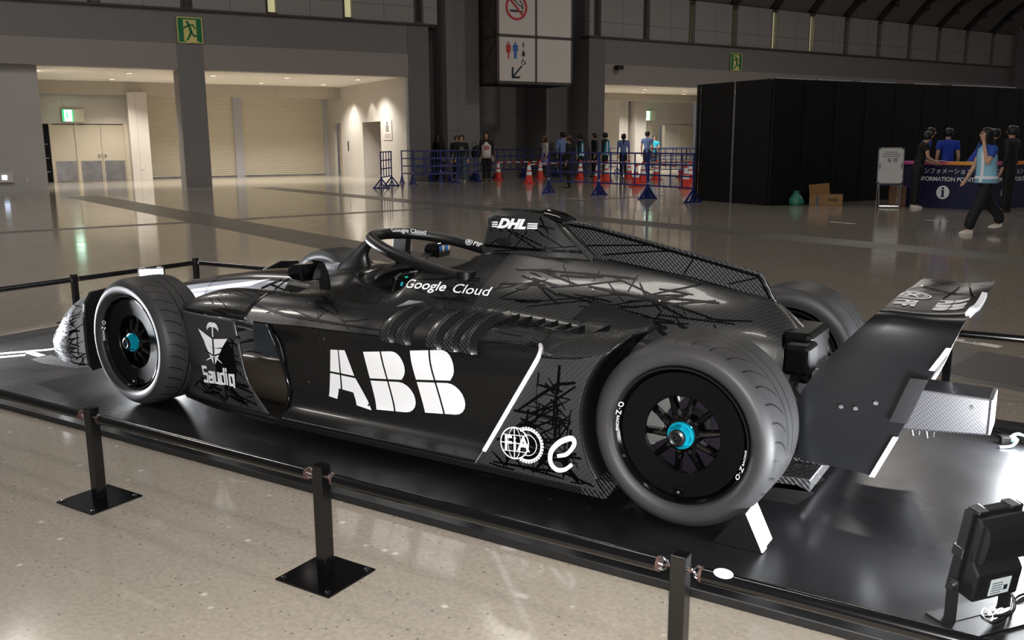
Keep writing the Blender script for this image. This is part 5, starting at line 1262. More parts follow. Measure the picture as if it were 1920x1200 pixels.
# big three-letter mark, each letter quartered by thin gaps
def arcpts(cx, cz, rx, rz, a0, a1, n=10): return [(cx+rx*cos(a0+(a1-a0)*i/n), cz+rz*sin(a0+(a1-a0)*i/n)) for i in range(n+1)]
def letterA(): # unit box, quartered
    return [poly((0, .52), (.33, .52), (.25, .98), (.06, 1.0)), poly((.35, .52), (.62, .52), (.46, 1.0), (.27, .98)), poly((-.03, 0), (.16, 0), (.20, .20), (.39, .20), (.34, .48), (.0, .48)), poly((.41, .20), (.70, .20), (.66, .20), (.80, 0), (1.0, 0), (.64, .48), (.36, .48))]
AB = []
def quad_letter(kind, P0, P1, P2, P3):
    """bilinear map from the unit square to four corner points (bottom-left, bottom-right, top-right, top-left)"""
    def mp(u, v): return tuple((1-u)*(1-v)*a+u*(1-v)*b+u*v*c+(1-u)*v*d for a, b, c, d in zip(P0, P1, P2, P3))
    if kind == 'A':
        ps = [[(0, .54), (.285, .54), (.285, 1), (0, 1)], [(.325, .54), (.715, .54), (.56, 1), (.325, 1)],
              [(0, 0), (.20, 0), (.235, .22), (.285, .22), (.285, .50), (0, .50)], [(.325, .22), (.60, .22), (.66, 0), (1, 0), (.735, .50), (.325, .50)]]
    else:
        up = [(.46, .54)] + [(.46, .54), (.80, .54)] + arcpts(.70, .77, .26, .23, -.9, pi/2, 9) + [(.46, 1)]
        lo = [(.46, 0), (.70, 0)] + arcpts(.70, .25, .30, .25, -pi/2, pi/2*.98, 10) + [(.46, .50)]
        ps = [[(0, .54), (.42, .54), (.42, 1), (0, 1)], up[1:], [(0, 0), (.42, 0), (.42, .50), (0, .50)], lo]
    return merge(*[poly(*[mp(u, v) for u, v in q]) for q in ps])
tg = [D['side', 1]]
quadsA = merge(quad_letter('A', (1.225, .19), (1.485, .165), (1.40, .425), (1.245, .412)))
decal('sponsor_letter', *quadsA, C['white'], tg, (0, -.7, 0), **XZ)
decal('sponsor_letter', *quad_letter('B', (1.512, .172), (1.745, .190), (1.66, .452), (1.44, .425)), C['white'], tg, (0, -.7, 0), **XZ)
decal('sponsor_letter', *quad_letter('B', (1.778, .199), (2.005, .222), (1.92, .486), (1.695, .458)), C['white'], tg, (0, -.7, 0), **XZ)
# airline-style emblem and word on the front panel
tv = [D['vane', 1]]
E_ = merge(poly((0, .165), (.074, .118), (.074, .012), (.060, -.0)), poly((.084, .012), (.084, .118), (.155, .132)))
E_ = merge(poly((0, .165), (.073, .122), (.073, .075), (.035, .094)), poly((.03, .098), (.073, .073), (.073, -.01)), poly((.082, .122), (.155, .135), (.125, .085), (.082, .075)), poly((.082, .073), (.122, .078), (.082, -.01)))
decal('emblem', *E_, C['white'], tv, (.455, -.76, .285), ux=(1.36, 0, 0), uy=(0, 0, .95), ray=(0, 1, 0), off=.0042, cell=.008)
palm = [ribbon([(.078, .135), (.078, .182)], .006)]
for k in range(11):
    a = radians(-18+21.6*k); ca, sa = cos(a), sin(a); palm.append(ribbon([(.078, .186), (.078+.014*ca, .190+.016*sa), (.078+.025*ca, .186+.022*sa), (.078+.032*ca, .172+.022*sa)], [.0025, .005, .005, .0015]))
decal('emblem', *merge(*palm), C['white'], tv, (.455, -.76, .285), ux=(1.36, 0, 0), uy=(0, 0, .95), ray=(0, 1, 0), off=.0042, cell=.008)
sw_ = [stroke([(.04+.085*i/8, .035+.03*sin(pi*.5*(1-i/8))*1.0-.03*i/8) for i in range(9)], .009), stroke([(.115-.085*i/8, .035+.03*sin(pi*.5*(1-i/8))-.03*i/8) for i in range(9)], .009)]
b1, b2 = [[(x0+d*.085*i/8, .035+.03*sin(pi*.5*(1-i/8))-.03*i/8) for i in range(9)] for x0, d in ((.035, 1), (.12, -1))]
decal('emblem_blade', *merge(ribbon(b1, .008), ribbon(b2, .008)), C['graphic'], tv, (.455, -.76, .283), ux=(1.36, 0, 0), uy=(0, 0, .80), ray=(0, 1, 0), off=.0046)
decal('emblem_blade', *merge(ribbon(b1[4:], [.004, .006, .007, .006, .002]), ribbon(b2[4:], [.004, .006, .007, .006, .002])), C['white'], tv, (.455, -.76, .283), ux=(1.36, 0, 0), uy=(0, 0, .80), ray=(0, 1, 0), off=.0050)
# the word is drawn with square strokes
def word(letters, adv):
    out = []; x = 0
    for L_ in letters:
        for st in L_: out.append(stroke([(x+a, b) for a, b in st], .017))
        x += adv if L_ is not letters[4] else adv*.5
    return merge(*out)
lS = [[(.045, .085), (0, .085), (0, .045), (.045, .045), (.045, 0), (0, 0)]]
la = [[(.005, .058), (.042, .058), (.042, 0), (.0, 0), (.0, .03), (.042, .03)]]
lu = [[(0, .062), (0, .0), (.042, .0), (.042, .062)]]
ld = [[(.042, .09), (.042, 0), (0, 0), (0, .058), (.042, .058)]]
li = [[(0, 0), (0, .062)], [(0, .078), (0, .09)]]
lq = [[(.042, 0), (.0, 0), (.0, .058), (.042, .058), (.042, -.012)]]
decal('sponsor_lettering', *word([lS, la, lu, ld, li, lq], .066), C['white'], tv, (.465, -.76, .176), ux=(.66, 0, .03), uy=(0, 0, .86), ray=(0, 1, 0), off=.0042, cell=.006)
# text on the cockpit side, airbox, halo
def put_text(txt, size, origin, ux, uy, ray, targets, m=None, **kw):
    v, f = text_geo(txt, size, **kw); return decal('sponsor_lettering', v, f, m or C['white'], targets, origin, ux, uy, ray, cell=.011)
put_text('Google', .078, (1.455, -.45, .686), (1, 0, .006), (0, .0, .80), (0, 1, -.25), [shell], bold=.0012)
put_text('Cloud', .078, (1.72, -.45, .686), (1, 0, .006), (0, .0, .80), (0, 1, -.25), [shell], bold=.0002)
dhl = merge(*[poly(*q) for q in [
 [(.0, .0), (.035, .0), (.055, .035), (.02, .035)], ]])
v, f = text_geo('DHL', .058, shear=.35, bold=.0035, space=1.02)
decal('sponsor_lettering', [(x*1.25, y) for x, y in v], f, C['white'], [air], (1.775, -.15, .942), (1, 0, .0), (0, 0, 1), (0, 1, 0))
bars = [poly((x, z), (x+w, z), (x+w+.004, z+.006), (x+.004, z+.006)) for x, w in ((-.035, .033), (.155, .05)) for z in (0, .010, .020)]
decal('sponsor_stripes', *merge(*bars), C['white'], [air], (1.775, -.15, .942), (1, 0, 0), (0, 0, 1), (0, 1, 0))
def cut(verts, faces, cell):
    bm = bmesh.new(); vv = [bm.verts.new((p[0], p[1], p[2] if len(p) > 2 else 0)) for p in verts]
    for q in faces:
        try: bm.faces.new([vv[i] for i in q])
        except ValueError: pass
    xs, ys = [p[0] for p in verts], [p[1] for p in verts]
    for lo, hi, ax in ((min(xs), max(xs), (1, 0, 0)), (min(ys), max(ys), (0, 1, 0))):
        k = lo+cell
        while k < hi: bmesh.ops.bisect_plane(bm, geom=bm.verts[:]+bm.edges[:]+bm.faces[:], plane_co=(k*ax[0], k*ax[1], 0), plane_no=ax); k += cell
    bm.verts.index_update(); v2 = [tuple(q.co) for q in bm.verts]; f2 = [tuple(q.index for q in p.verts) for p in bm.faces]; bm.free(); return v2, f2
def tube_text(name, v, f, path, s0, size, up):
    """wrap a flat outline round the halo tube: x runs along the centre line, y round the tube"""
    P_ = [Vector(p) for p in path]; D_ = [0]
    for a, b in zip(P_[:-1], P_[1:]): D_.append(D_[-1]+(b-a).length)
    v, f = cut(v, f, .0055/size)
    q = MB(); vv = []
    for p_ in v:
        s2 = s0+p_[0]*size; y = p_[1]*size; k = 0
        while k < len(D_)-2 and D_[k+1] < s2: k += 1
        t = (P_[k+1]-P_[k]).normalized(); c = P_[k]+t*(s2-D_[k]); n = Vector(up); n = (n-t*n.dot(t)).normalized(); bq = n.cross(t); bq = bq if bq.z > 0 else -bq
        a = y/.0285; vv.append(tuple(c+(n*cos(a)+bq*sin(a))*(.0288+(p_[2] if len(p_) > 2 else 0))))
    q.add(vv, f); return q.build(name, C['white'], halo, fix=False)
far_ = [p for p in hl if p[1] >= -.001]
v, f = text_geo('Google Cloud', 1.0, bold=.01); tube_text('sponsor_lettering', v, f, far_, .055, .036, (.42, -.80, .30))
v, f = text_geo('PIF', 1.0, bold=.02); tube_text('sponsor_lettering', v, f, far_, .535, .040, (.42, -.80, .30))
em = merge(ring2(0, .3, .5, .58), ring2(0, .3, .34, .38), stroke([(-.25, .12), (.25, .48)], .09), stroke([(-.25, .48), (.25, .12)], .09), stroke([(0, .58), (0, .05)], .08))
tube_text('round_emblem', em[0], em[1], far_, .508, .036, (.42, -.80, .30))
# federation globe and gear, and the looped e, on the rear fairing plate
pt_ = [D['plate', 1]]
gl_ = [ring2(0, 0, .060, .065), ring2(0, 0, .060, .064, sx=.45), stroke([(-.06, 0), (.06, 0)], .004), stroke([(0, -.062), (0, .062)], .004), stroke([(-.052, .032), (.052, .032)], .003), stroke([(-.052, -.032), (.052, -.032)], .003)]
decal('round_emblem', *merge(*gl_), C['white'], pt_, (2.315, -.82, .2), (1, 0, .08), (0, 0, 1), (0, 1, 0), cell=None, off=.0042)
ge_ = [ring2(0, 0, .058, .064, a0=-2.1, a1=2.1), ring2(0, 0, .040, .043, a0=-1.9, a1=1.9)]
for k in range(23):
    a = -2.0+4.0*k/22; ge_.append(stroke([(.062*cos(a), .062*sin(a)), (.070*cos(a), .070*sin(a))], .009))
decal('round_emblem', *merge(*ge_), C['white'], pt_, (2.372, -.82, .202), (1, 0, .08), (0, 0, 1), (0, 1, 0), cell=None, off=.0042)
v, f = text_geo('FiA', .082, bold=.0015, space=1.08); decal('emblem_lettering', v, f, C['white'], pt_, (2.268, -.82, .168), (.97, 0, .08), (0, 0, 1), (0, 1, 0), cell=None, off=.0062)
ee = cr([(-.022, .010), (.02, .022), (.052, .058), (.050, .080), (.028, .082), (-.020, .060), (-.055, .022), (-.056, -.020), (-.028, -.044), (.010, -.040), (.042, -.018)], 5)
def wstroke(pts, w0, w1): return ribbon(pts, [w0+(w1-w0)*sin(pi*i/(len(pts)-1)) for i in range(len(pts))])
decal('script_emblem', *wstroke(ee, .014, .022), C['white'], pt_, (2.525, -.82, .175), (.9, 0, .07), (0, 0, 1), (0, 1, 0), cell=None, off=.0042)
# rear wing top: round emblem, three letters and the quartered mark, read from the nose
RW = dict(targets=[rw], ray=(0, 0, -1))
em = merge(ring2(0, 0, .058, .066), ring2(0, 0, .047, .052), ring2(0, 0, .040, .043), stroke([(-.03, -.022), (.03, .022)], .010), stroke([(-.03, .022), (.03, -.022)], .010), stroke([(0, .03), (0, -.03)], .009), poly((.0, -.03), (.02, -.035), (.0, -.042), (-.02, -.035)))
decal('round_emblem', *em, C['white'], origin=(3.555, .05, .80), ux=(0, -1, 0), uy=(1, 0, 0), **RW)
v, f = text_geo('PIF', .10, bold=.003); decal('sponsor_lettering', v, f, C['white'], origin=(3.52, -.035, .80), ux=(0, -1.0, 0), uy=(1, 0, 0), **RW)
x0 = -.10
for kd, a, b in (('A', 0, .13), ('B', .14, .25), ('B', .26, .37)):
    decal('sponsor_letter', *quad_letter(kd, (a, 0), (b, 0), (b, .10), (a, .10)), C['white'], origin=(3.655, .01, .80), ux=(0, -.62, 0), uy=(1, 0, 0), **RW)
lines_ = [stroke([(0, .0), (.22, .10)], .006), stroke([(.0, .12), (.25, .02)], .008), stroke([(.1, -.02), (.13, .16)], .005), stroke([(.02, .2), (.22, .17)], .005), stroke([(.2, -.02), (.16, .2)], .007), stroke([(-.05, .05), (.1, .22)], .005)]
decal('line_graphic', *merge(*lines_), C['gloss'], origin=(3.56, .07, .76), ux=(1, 0, 0), uy=(0, 1.3, 0), **RW)
# white wedge and stripes on the nose
decal('nose_stripe', *poly((-.40, .0), (-.30, .018), (.34, .050), (.20, .012)), C['white'], [nose], (0, -.3, .553), (1, 0, .12), (0, 0, 1), (0, 1, -.35))
put_text('PIR', .05, (-.42, -.3, .44), (1, 0, .15), (.2, 0, 1), (0, 1, 0), [nose], bold=.003)
zz = [stroke([(.30, .55), (.42, .60)], .012), stroke([(.40, .54), (.47, .61)], .010), stroke([(-.2, .46), (-.16, .56)], .004), stroke([(.36, .575), (.50, .555)], .009)]
decal('nose_line_graphic', *merge(*zz), C['gloss'], [nose], (0, -.3, 0), **XZ)
# black criss-cross line graphics
def scribble(name, targets, ux_rng, uz_rng, n, seed, wmin, wmax, origin, ux, uy, ray, reach=.5, lmin=.06, lmax=.3, slope=None, m=None, cell=.03, inside=None, par=None, off=.0015):
    rnd = random.Random(seed); ps = []; nodes = []
    while len(ps) < n:
        if nodes and rnd.random() < .15:
            p = rnd.choice(nodes)
        else: p = (rnd.uniform(*ux_rng), rnd.uniform(*uz_rng))
        a = rnd.choice((.12, -.15, .05, .9, -.75, 1.5, .5, -.3, 3.2, 2.95)) + rnd.uniform(-.15, .15) if slope is None else slope+rnd.gauss(0, .35)
        L_ = rnd.uniform(lmin, lmax)*(.6 if abs(sin(a)) > .6 else 1)
        q = (p[0]+cos(a)*L_, p[1]+sin(a)*L_)
        if not (ux_rng[0] <= q[0] <= ux_rng[1] and uz_rng[0] <= q[1] <= uz_rng[1]): continue
        if inside and not (inside(*p) and inside(*q)): continue
        nodes.append(q); w = rnd.uniform(wmin, wmax)
        ps.append(ribbon([p, ((p[0]+q[0])/2+rnd.uniform(-.003, .003), (p[1]+q[1])/2+rnd.uniform(-.003, .003)), q], [w*rnd.uniform(.5, 1), w, w*rnd.uniform(.4, 1)]))
    return decal(name, *merge(*ps), m or C['graphic'], targets, origin, ux, uy, ray, off=off, cell=cell, reach=reach, parent=par)
LG = 'line_graphic'
scribble(LG, [D['vane', 1]], (.36, .86), (.075, .21), 34, 3, .004, .013, (0, -.78, 0), (1, 0, 0), (0, 0, 1), (0, 1, 0), lmax=.22, inside=lambda x, z: x < .90-z*.40)
scribble(LG, [D['vane', 1]], (.62, .78), (.22, .50), 9, 5, .004, .010, (0, -.78, 0), (1, 0, 0), (0, 0, 1), (0, 1, 0), lmax=.2, inside=lambda x, z: x < .90-z*.40)
decal('dark_patch', *merge(poly((.60, .36), (.66, .40), (.70, .36), (.715, .26), (.69, .17), (.665, .14), (.655, .22), (.62, .25), (.60, .29)), poly((.56, .27), (.60, .33), (.61, .25), (.57, .21)), poly((.49, .19), (.55, .22), (.56, .17), (.51, .15)), poly((.60, .20), (.645, .23), (.64, .15), (.62, .15))), C['graphic'], [D['vane', 1]], (0, -.78, 0), (1, 0, 0), (0, 0, 1), (0, 1, 0), off=.001)
plate_in = lambda x, z: (x > 2.16+(z-.09)*.60) and ((x-2.97)**2+(z-.334)**2 > .395**2) and z < .545
scribble(LG, [D['plate', 1]], (2.15, 2.68), (.09, .54), 95, 11, .004, .013, (0, -.84, 0), (1, 0, 0), (0, 0, 1), (0, 1, 0), lmin=.06, lmax=.32, cell=None, inside=plate_in)
scribble(LG, [bpy.data.objects['fairing_top']], (2.36, 2.72), (-.78, -.46), 16, 13, .003, .008, (0, 0, .9), (1, 0, 0), (0, 1, 0), (0, 0, -1), lmax=.2)
SH = dict(origin=(0, -.6, 0), ux=(1, 0, 0), uy=(0, 0, 1), ray=(0, 1, 0), reach=.8)
scribble(LG, [shell], (1.86, 3.05), (.60, .80), 30, 21, .003, .009, lmin=.1, lmax=.5, slope=-.22, **SH)
scribble(LG, [shell], (1.86, 2.5), (.62, .78), 20, 22, .003, .007, lmin=.05, lmax=.2, **SH)
scribble(LG, [shell], (2.35, 2.75), (.50, .64), 30, 23, .004, .012, lmin=.06, lmax=.22, **SH)
scribble(LG, [shell], (2.55, 3.1), (.45, .62), 12, 24, .006, .014, lmin=.12, lmax=.4, slope=-.55, **SH)
scribble(LG, [shell], (1.45, 1.95), (.62, .735), 12, 25, .002, .006, lmin=.05, lmax=.2, **SH)
scribble(LG, [shell], (.75, 1.5), (-.69, -.50), 12, 26, .002, .006, (0, 0, .95), (1, 0, 0), (0, 1, 0), (0, 0, -1), lmin=.1, lmax=.4, slope=.12, reach=.6)
scribble(LG, [shell], (1.95, 2.5), (-.63, -.42), 18, 27, .002, .006, (0, 0, .95), (1, 0, 0), (0, 1, 0), (0, 0, -1), lmin=.05, lmax=.2, reach=.6)
scribble(LG, [D['shoulder', 1]], (.34, .73), (-.74, -.50), 14, 28, .003, .008, (0, 0, .95), (1, 0, 0), (0, 1, 0), (0, 0, -1), lmin=.06, lmax=.3, reach=.6)
decal(LG, *ribbon([(.55, .545), (.66, .535), (.74, .528)], [.004, .016, .010]), C['graphic'], [D['shoulder', 1]], (0, -.9, 0), (1, 0, 0), (0, 0, 1), (0, 1, 0), off=.0015)
decal(LG, *ribbon([(.70, .57), (.95, .545), (1.25, .533), (1.55, .525)], [.006, .012, .009, .003]), C['graphic'], [shell], (0, -.9, 0), (1, 0, 0), (0, 0, 1), (0, 1, 0), off=.0015)
al = [([(1.745, .975), (1.80, .925)], .007), ([(1.72, .858), (1.95, .852), (2.20, .845)], .013), ([(1.79, .955), (1.99, .858)], .006), ([(1.82, .858), (1.865, .935)], .005), ([(1.87, .925), (2.05, .858)], .006), ([(1.885, .858), (1.935, .932)], .005), ([(1.95, .955), (2.11, .862)], .007), ([(1.775, .835), (2.16, .870)], .005), ([(1.99, .995), (2.035, .925)], .009), ([(1.93, .965), (2.06, .945)], .010), ([(1.75, .865), (1.79, .89)], .006)]
decal(LG, *merge(*[ribbon(p, w) for p, w in al]), C['graphic'], [air], (0, -.3, 0), (1, 0, 0), (0, 0, 1), (0, 1, 0), off=.0015)
fo = [ribbon([(2.07, .965), (2.22, .948), (2.45, .902), (2.70, .85), (2.98, .79), (3.03, .705)], .012), ribbon([(2.20, .872), (2.52, .892)], .007), ribbon([(2.28, .835), (2.55, .868), (2.62, .870)], .007), ribbon([(2.70, .845), (2.66, .775)], .006), ribbon([(2.86, .75), (2.98, .785)], .006), ribbon([(2.30, .815), (2.70, .762), (3.02, .70)], .006), ribbon([(2.12, .90), (2.3, .945)], .005)]
decal(LG, *merge(*fo), C['graphic'], [fin], (0, -.1, 0), (1, 0, 0), (0, 0, 1), (0, 1, 0), off=.001, cell=None)
pods = [o for o in bpy.data.objects if o.name.startswith('front_wing_pod') and o.data.vertices[0].co.y < 0]
scribble(LG, pods, (-.80, -.425), (.13, .54), 95, 41, .003, .009, (0, -.95, 0), (1, 0, 0), (0, 0, 1), (0, 1, 0), lmin=.05, lmax=.2, off=.004, inside=lambda x, z: z < .27+(x+.80)*.8)
# body seams and fasteners
def seam(pts, targets, ray, w=.0028, m=None, name='panel_seam'): return decal(name, *stroke(pts, w), m or C['bright'], targets, (0, 0, 0) if False else (0, -.9, 0), (1, 0, 0), (0, 0, 1), ray, off=.0015, cell=.02, reach=.9)
seam([(1.17, .51), (1.195, .43), (1.235, .40), (1.235, .18)], tg, (0, 1, 0))
decal('panel_seam', *stroke([(1.18, .70), (1.06, .40), (1.10, .30)], .0025), C['bright'], [shell], (0, 0, .9), (1, 0, 0), (0, -1, 0), (0, 0, -1), off=.0015)
decal('panel_seam', *stroke([(1.80, .62), (1.88, .50), (1.93, .40)], .0025), C['bright'], [shell], (0, 0, .9), (1, 0, 0), (0, -1, 0), (0, 0, -1), off=.0015)
fas = []
for x, z in ((1.215, .46), (1.465, .185), (2.165, .215), (1.10, .24)): fas.append(ring2(x, z, 0, .006, 12))
decal('fastener', *merge(*fas), C['metal'], tg, (0, -.7, 0), **XZ)
fas = [ring2(x, y, 0, .005, 10) for x, y in ((.80, .56), (.99, .50), (1.12, .54), (1.05, .60), (2.33, .21), (2.62, .17), (1.7, .58), (2.0, .5))]
decal('fastener', *merge(*fas), C['metal'], [shell], (0, 0, .9), (1, 0, 0), (0, -1, 0), (0, 0, -1))
hole = decal('shell_hole', *ring2(2.08, .715, 0, .03, 20, sx=1.0), C['scoop'], [shell], (0, -.5, 0), (1, 0, 0), (0, 0, .45), (0, 1, -.3)) if False else decal('shell_hole', *ring2(0, 0, 0, .028, 20), C['scoop'], [shell], (2.03, -.4, .745), (1, 0, 0), (0, 0, .55), (0, 1, -.35))
decal('repair_patch', *poly((2.30, .10), (2.36, .17), (2.62, .12), (2.70, .03), (2.45, .05)), C['body'], [shell], (0, -.3, .62), (1, 0, -.05), (0, 0, 1), (0, 1, 0))
for k_ in (C['white'],): pass

# chock behind the near rear tyre
wc = empty('wheel_chock', (3.18, -.72, 0), 0, 'black wedge chock with a white sloping face behind the near rear tyre', 'chock')
MB().prism([(-.06, .002), (.105, .002), (.045, .125), (.03, .125)], -.13, .0, 'y').build('wedge', C['satin'], wc)
MB().prism([(.107, .004), (.111, .004), (.051, .127), (.047, .127)], -.13, -.085, 'y').build('white_face', C['tape'], wc)
# ------------------------------------------------------------------ people
M['skin'] = mat('skin', '#c49a80', .5); M['hair_dark'] = mat('hair_dark', '#14110f', .45); M['hair_brown'] = mat('hair_brown', '#3a2217', .45)
M['eye'] = mat('eye_dark', '#120d0b', .3); M['lip'] = mat('lip', '#8d4f46', .5)
def cloth(h, r=.75): 
    k = 'cloth_'+h
    if k not in M: M[k] = mat(k, h, r)
    return M[k]
def skin_mesh(name, verts, edges, radii, m, parent, root=0, sub=2):
    me = bpy.data.meshes.new(name); me.from_pydata(verts, edges, []); me.materials.append(m)
    o = bpy.data.objects.new(name, me); COL.objects.link(o); o.parent = parent
    sk = o.modifiers.new('skin', 'SKIN'); sk.use_smooth_shade = True
    if not me.skin_vertices:
        bpy.context.view_layer.objects.active = o
        bpy.ops.mesh.customdata_skin_add()
    d = me.skin_vertices[0].data
    for i, r in enumerate(radii):
        d[i].radius = r if isinstance(r, tuple) else (r, r); d[i].use_root = (i == root)
    q = o.modifiers.new('smooth', 'SUBSURF'); q.levels = 1; q.render_levels = sub
    return o
def chain(V, E_, R_, pts, start=None):
    prev = start
    for p, r in pts:
        V.append(p); R_.append(r)
        if prev is not None: E_.append((prev, len(V)-1))
        prev = len(V)-1
    return prev
def heading(dx, dy): return atan2(-dx, dy)
def person(loc, rz, h, label, top, legs, hair='hair_dark', longhair=0.0, arms=None, stride=0.0, lean=0.0, sleeve=1, shoes='#101012', cap=None, ponytail=False, vest=None, group='people in the hall', loose=1.0, skirt=None, headturn=0.0, hands=True, width=1.0, wide=1.0):
    """local +y is the way the person faces, +x is the person's right; all lengths in body heights"""
    root = empty('person', loc, rz, label, 'person')
    w = width
    def S_(p): return (p[0]*h, (p[1]+lean*max(0, p[2]-.5))*h, p[2]*h)
    def Rr(r): return tuple(q*h for q in r) if isinstance(r, tuple) else r*h
    # joints
    hipz = .52; legsJ = []
    for s_, st in ((-1, stride), (1, -stride)):
        kn = (s_*.050, st*.45+.02*abs(stride), .285 - .01*abs(st)); an = (s_*.048, st*.95 - (.06 if st < 0 else 0)*abs(stride)*4, .045 + (.05 if st < 0 else 0)*min(1, abs(stride)*6))
        legsJ.append(((s_*.052*w, 0, hipz-.02), kn, an))
    A = arms or {}
    armsJ = []
    for s_, key in ((-1, 'L'), (1, 'R')):
        sh = (s_*.108*w, 0, .805); el, wr = A.get(key, ((s_*.135, -.015, .635), (s_*.135, .03, .49)))
        armsJ.append((sh, el, wr))
    # body: one continuous skin
    V, E_, R_ = [], [], []
    V.append(S_((0, 0, .53))); R_.append(Rr((.075*w, .06)))
    sp = chain(V, E_, R_, [(S_((0, 0, .62)), Rr((.066*w, .052))), (S_((0, .004, .72)), Rr((.078*w, .056))), (S_((0, 0, .80)), Rr((.060*w, .045)))], 0)
    nk = chain(V, E_, R_, [(S_((0, .002, .845)), Rr(.030)), (S_((0, .010, .875)), Rr(.032)), (S_((0, .016, .905)), Rr((.044, .050))), (S_((0, .012, .945)), Rr((.050, .058))), (S_((0, .006, .982)), Rr((.036, .042)))], sp)
    for sh, el, wr in armsJ:
        d = (Vector(wr)-Vector(el)).normalized(); hd = Vector(wr)+d*.035
        pm = chain(V, E_, R_, [(S_(sh), Rr(.036)), (S_(tuple((Vector(sh)+Vector(el))/2)), Rr(.027)), (S_(el), Rr(.023)), (S_(wr), Rr(.0155)), (S_(tuple(hd)), Rr((.020, .013)))], sp)
        if hands:
            sd = Vector((d.y, -d.x, 0)); sd = sd.normalized() if sd.length > .2 else Vector((0, 1, 0))
            for k, L_ in enumerate((.036, .041, .039, .031)):
                b0 = hd+d*.014+sd*(.0175-.0117*k); b1 = b0+d*L_*.55; b2 = b0+d*L_*.95+Vector((0, .006, 0))
                chain(V, E_, R_, [(S_(tuple(b0)), Rr(.0055)), (S_(tuple(b1)), Rr(.0052)), (S_(tuple(b2)), Rr(.0042))], pm)
            t0 = hd+sd*.020-d*.012; chain(V, E_, R_, [(S_(tuple(t0)), Rr(.0065)), (S_(tuple(t0+sd*.012+d*.018)), Rr(.0055)), (S_(tuple(t0+sd*.014+d*.034)), Rr(.0045))], pm)
    for hp, kn, an in legsJ:
        chain(V, E_, R_, [(S_(hp), Rr(.052)), (S_(kn), Rr(.034)), (S_((an[0], an[1]-.004, an[2]+.10)), Rr(.029)), (S_(an), Rr(.020)), (S_((an[0]*1.1, an[1]+.05, max(.018, an[2]-.028))), Rr(.018))], 0)
    skin_mesh('body', V, E_, R_, M['skin'], root)
    # face
    hz = .938; fy = .012+lean*.43
    HT = Matrix.Translation((0, fy*h, hz*h)) @ Matrix.Rotation(headturn, 4, 'Z')
    fc_ = MB()
    fc_.rings([[(-.008*h*k_, (.052)*h, .006*h), (.008*h*k_, .052*h, .006*h), (0, (.052+.016*q)*h, zz*h)] for k_, q, zz in ((.6, .0, .02), (1, .7, -.004), (1.1, 1.0, -.014), (.9, .3, -.020))], mat=HT)
    fc_.build('nose', M['skin'], root)
    e = MB()
    for s_ in (-1, 1): e.ball((s_*.019*h, .050*h, .010*h), (.0075*h, .005*h, .0045*h), 8, 6, mat=HT); e.box(s_*.019*h-.012*h, s_*.019*h+.012*h, .048*h, .053*h, .020*h, .024*h, mat=HT)
    e.build('eyes', M['eye'], root)
    e = MB(); e.ball((0, .049*h, -.030*h), (.014*h, .006*h, .004*h), 8, 6, mat=HT); e.build('mouth', M['lip'], root)
    for s_ in (-1, 1): MB().ball((s_*.052*h, .0, .0), (.006*h, .011*h, .017*h), 8, 6, mat=HT).build('ear', M['skin'], root, smooth=60)
    # hair: cap open at the face, optionally falling behind
    hr = MB(); rg = []
    n = 20
    for k, (zz, rr) in enumerate([(.066, .010), (.060, .034), (.040, .054), (.012, .062), (-.015, .060), (-.035-.5*longhair, .052+.02*min(1, longhair*4)), (-.045-longhair, .044+.012*min(1, longhair*4))]):
        ring = []
        for a in range(n+1):
            th = pi*(.5 - .5) + (a/n)*2*pi
            open_ = .95 if zz < .034 else .35 if zz < .05 else 0.0
            t0 = pi/2+open_; t1 = pi/2+2*pi-open_; th = t0+(t1-t0)*a/n
            ring.append((rr*cos(th)*h, (-.004+rr*1.08*sin(th))*h, zz*h))
        rg.append(ring)
    hr.grid(rg, mat=HT); hr.build('hair', M[hair], root, smooth=70, solid=.010*h)
    if ponytail: MB().tube([HT @ Vector(q) for q in [(0, -.062*h, .01*h), (0, -.082*h, -.02*h), (.004*h, -.078*h, -.09*h), (.0, -.070*h, -.18*h)]], [.014*h, .020*h, .018*h, .006*h], 10).build('ponytail', M[hair], root, smooth=60)
    if cap:
        c = MB(); c.lathe([(0, .080*h), (.03*h, .077*h), (.055*h, .055*h), (.066*h, .028*h), (.064*h, .024*h)], 20, mat=HT); c.prism([(-.05*h, .04*h), (.05*h, .04*h), (.045*h, .10*h), (-.045*h, .10*h)], .024*h, .030*h, 'z', mat=HT); c.build('cap', cloth(cap), root, smooth=50)
    # clothes
    tm = cloth(top)
    V, E_, R_ = [], [], []
    V.append(S_((0, 0, .46))); R_.append(Rr((.094*w*loose, .078*loose)))
    sp = chain(V, E_, R_, [(S_((0, 0, .60)), Rr((.081*w*loose, .067))), (S_((0, .004, .71)), Rr((.086*w, .064))), (S_((0, -.002, .795)), Rr((.084*w, .060)))], 0)
    chain(V, E_, R_, [(S_((0, .002, .838)), Rr(.050)), (S_((0, .004, .862)), Rr(.040))], sp)
    for sh, el, wr in armsJ:
        m1 = tuple((Vector(sh)*.45+Vector(el)*.55)); pts = [(S_(sh), Rr(.050)), (S_(m1), Rr(.038))]
        if sleeve: pts += [(S_(el), Rr(.030)), (S_(tuple(Vector(el)*.2+Vector(wr)*.8)), Rr(.024))]
        chain(V, E_, R_, pts, sp)
    skin_mesh('top', V, E_, R_, tm, root)
    V, E_, R_ = [], [], []
    V.append(S_((0, 0, .535))); R_.append(Rr((.079*w, .062))); chain(V, E_, R_, [(S_((0, 0, .61)), Rr((.076*w, .061)))], 0)
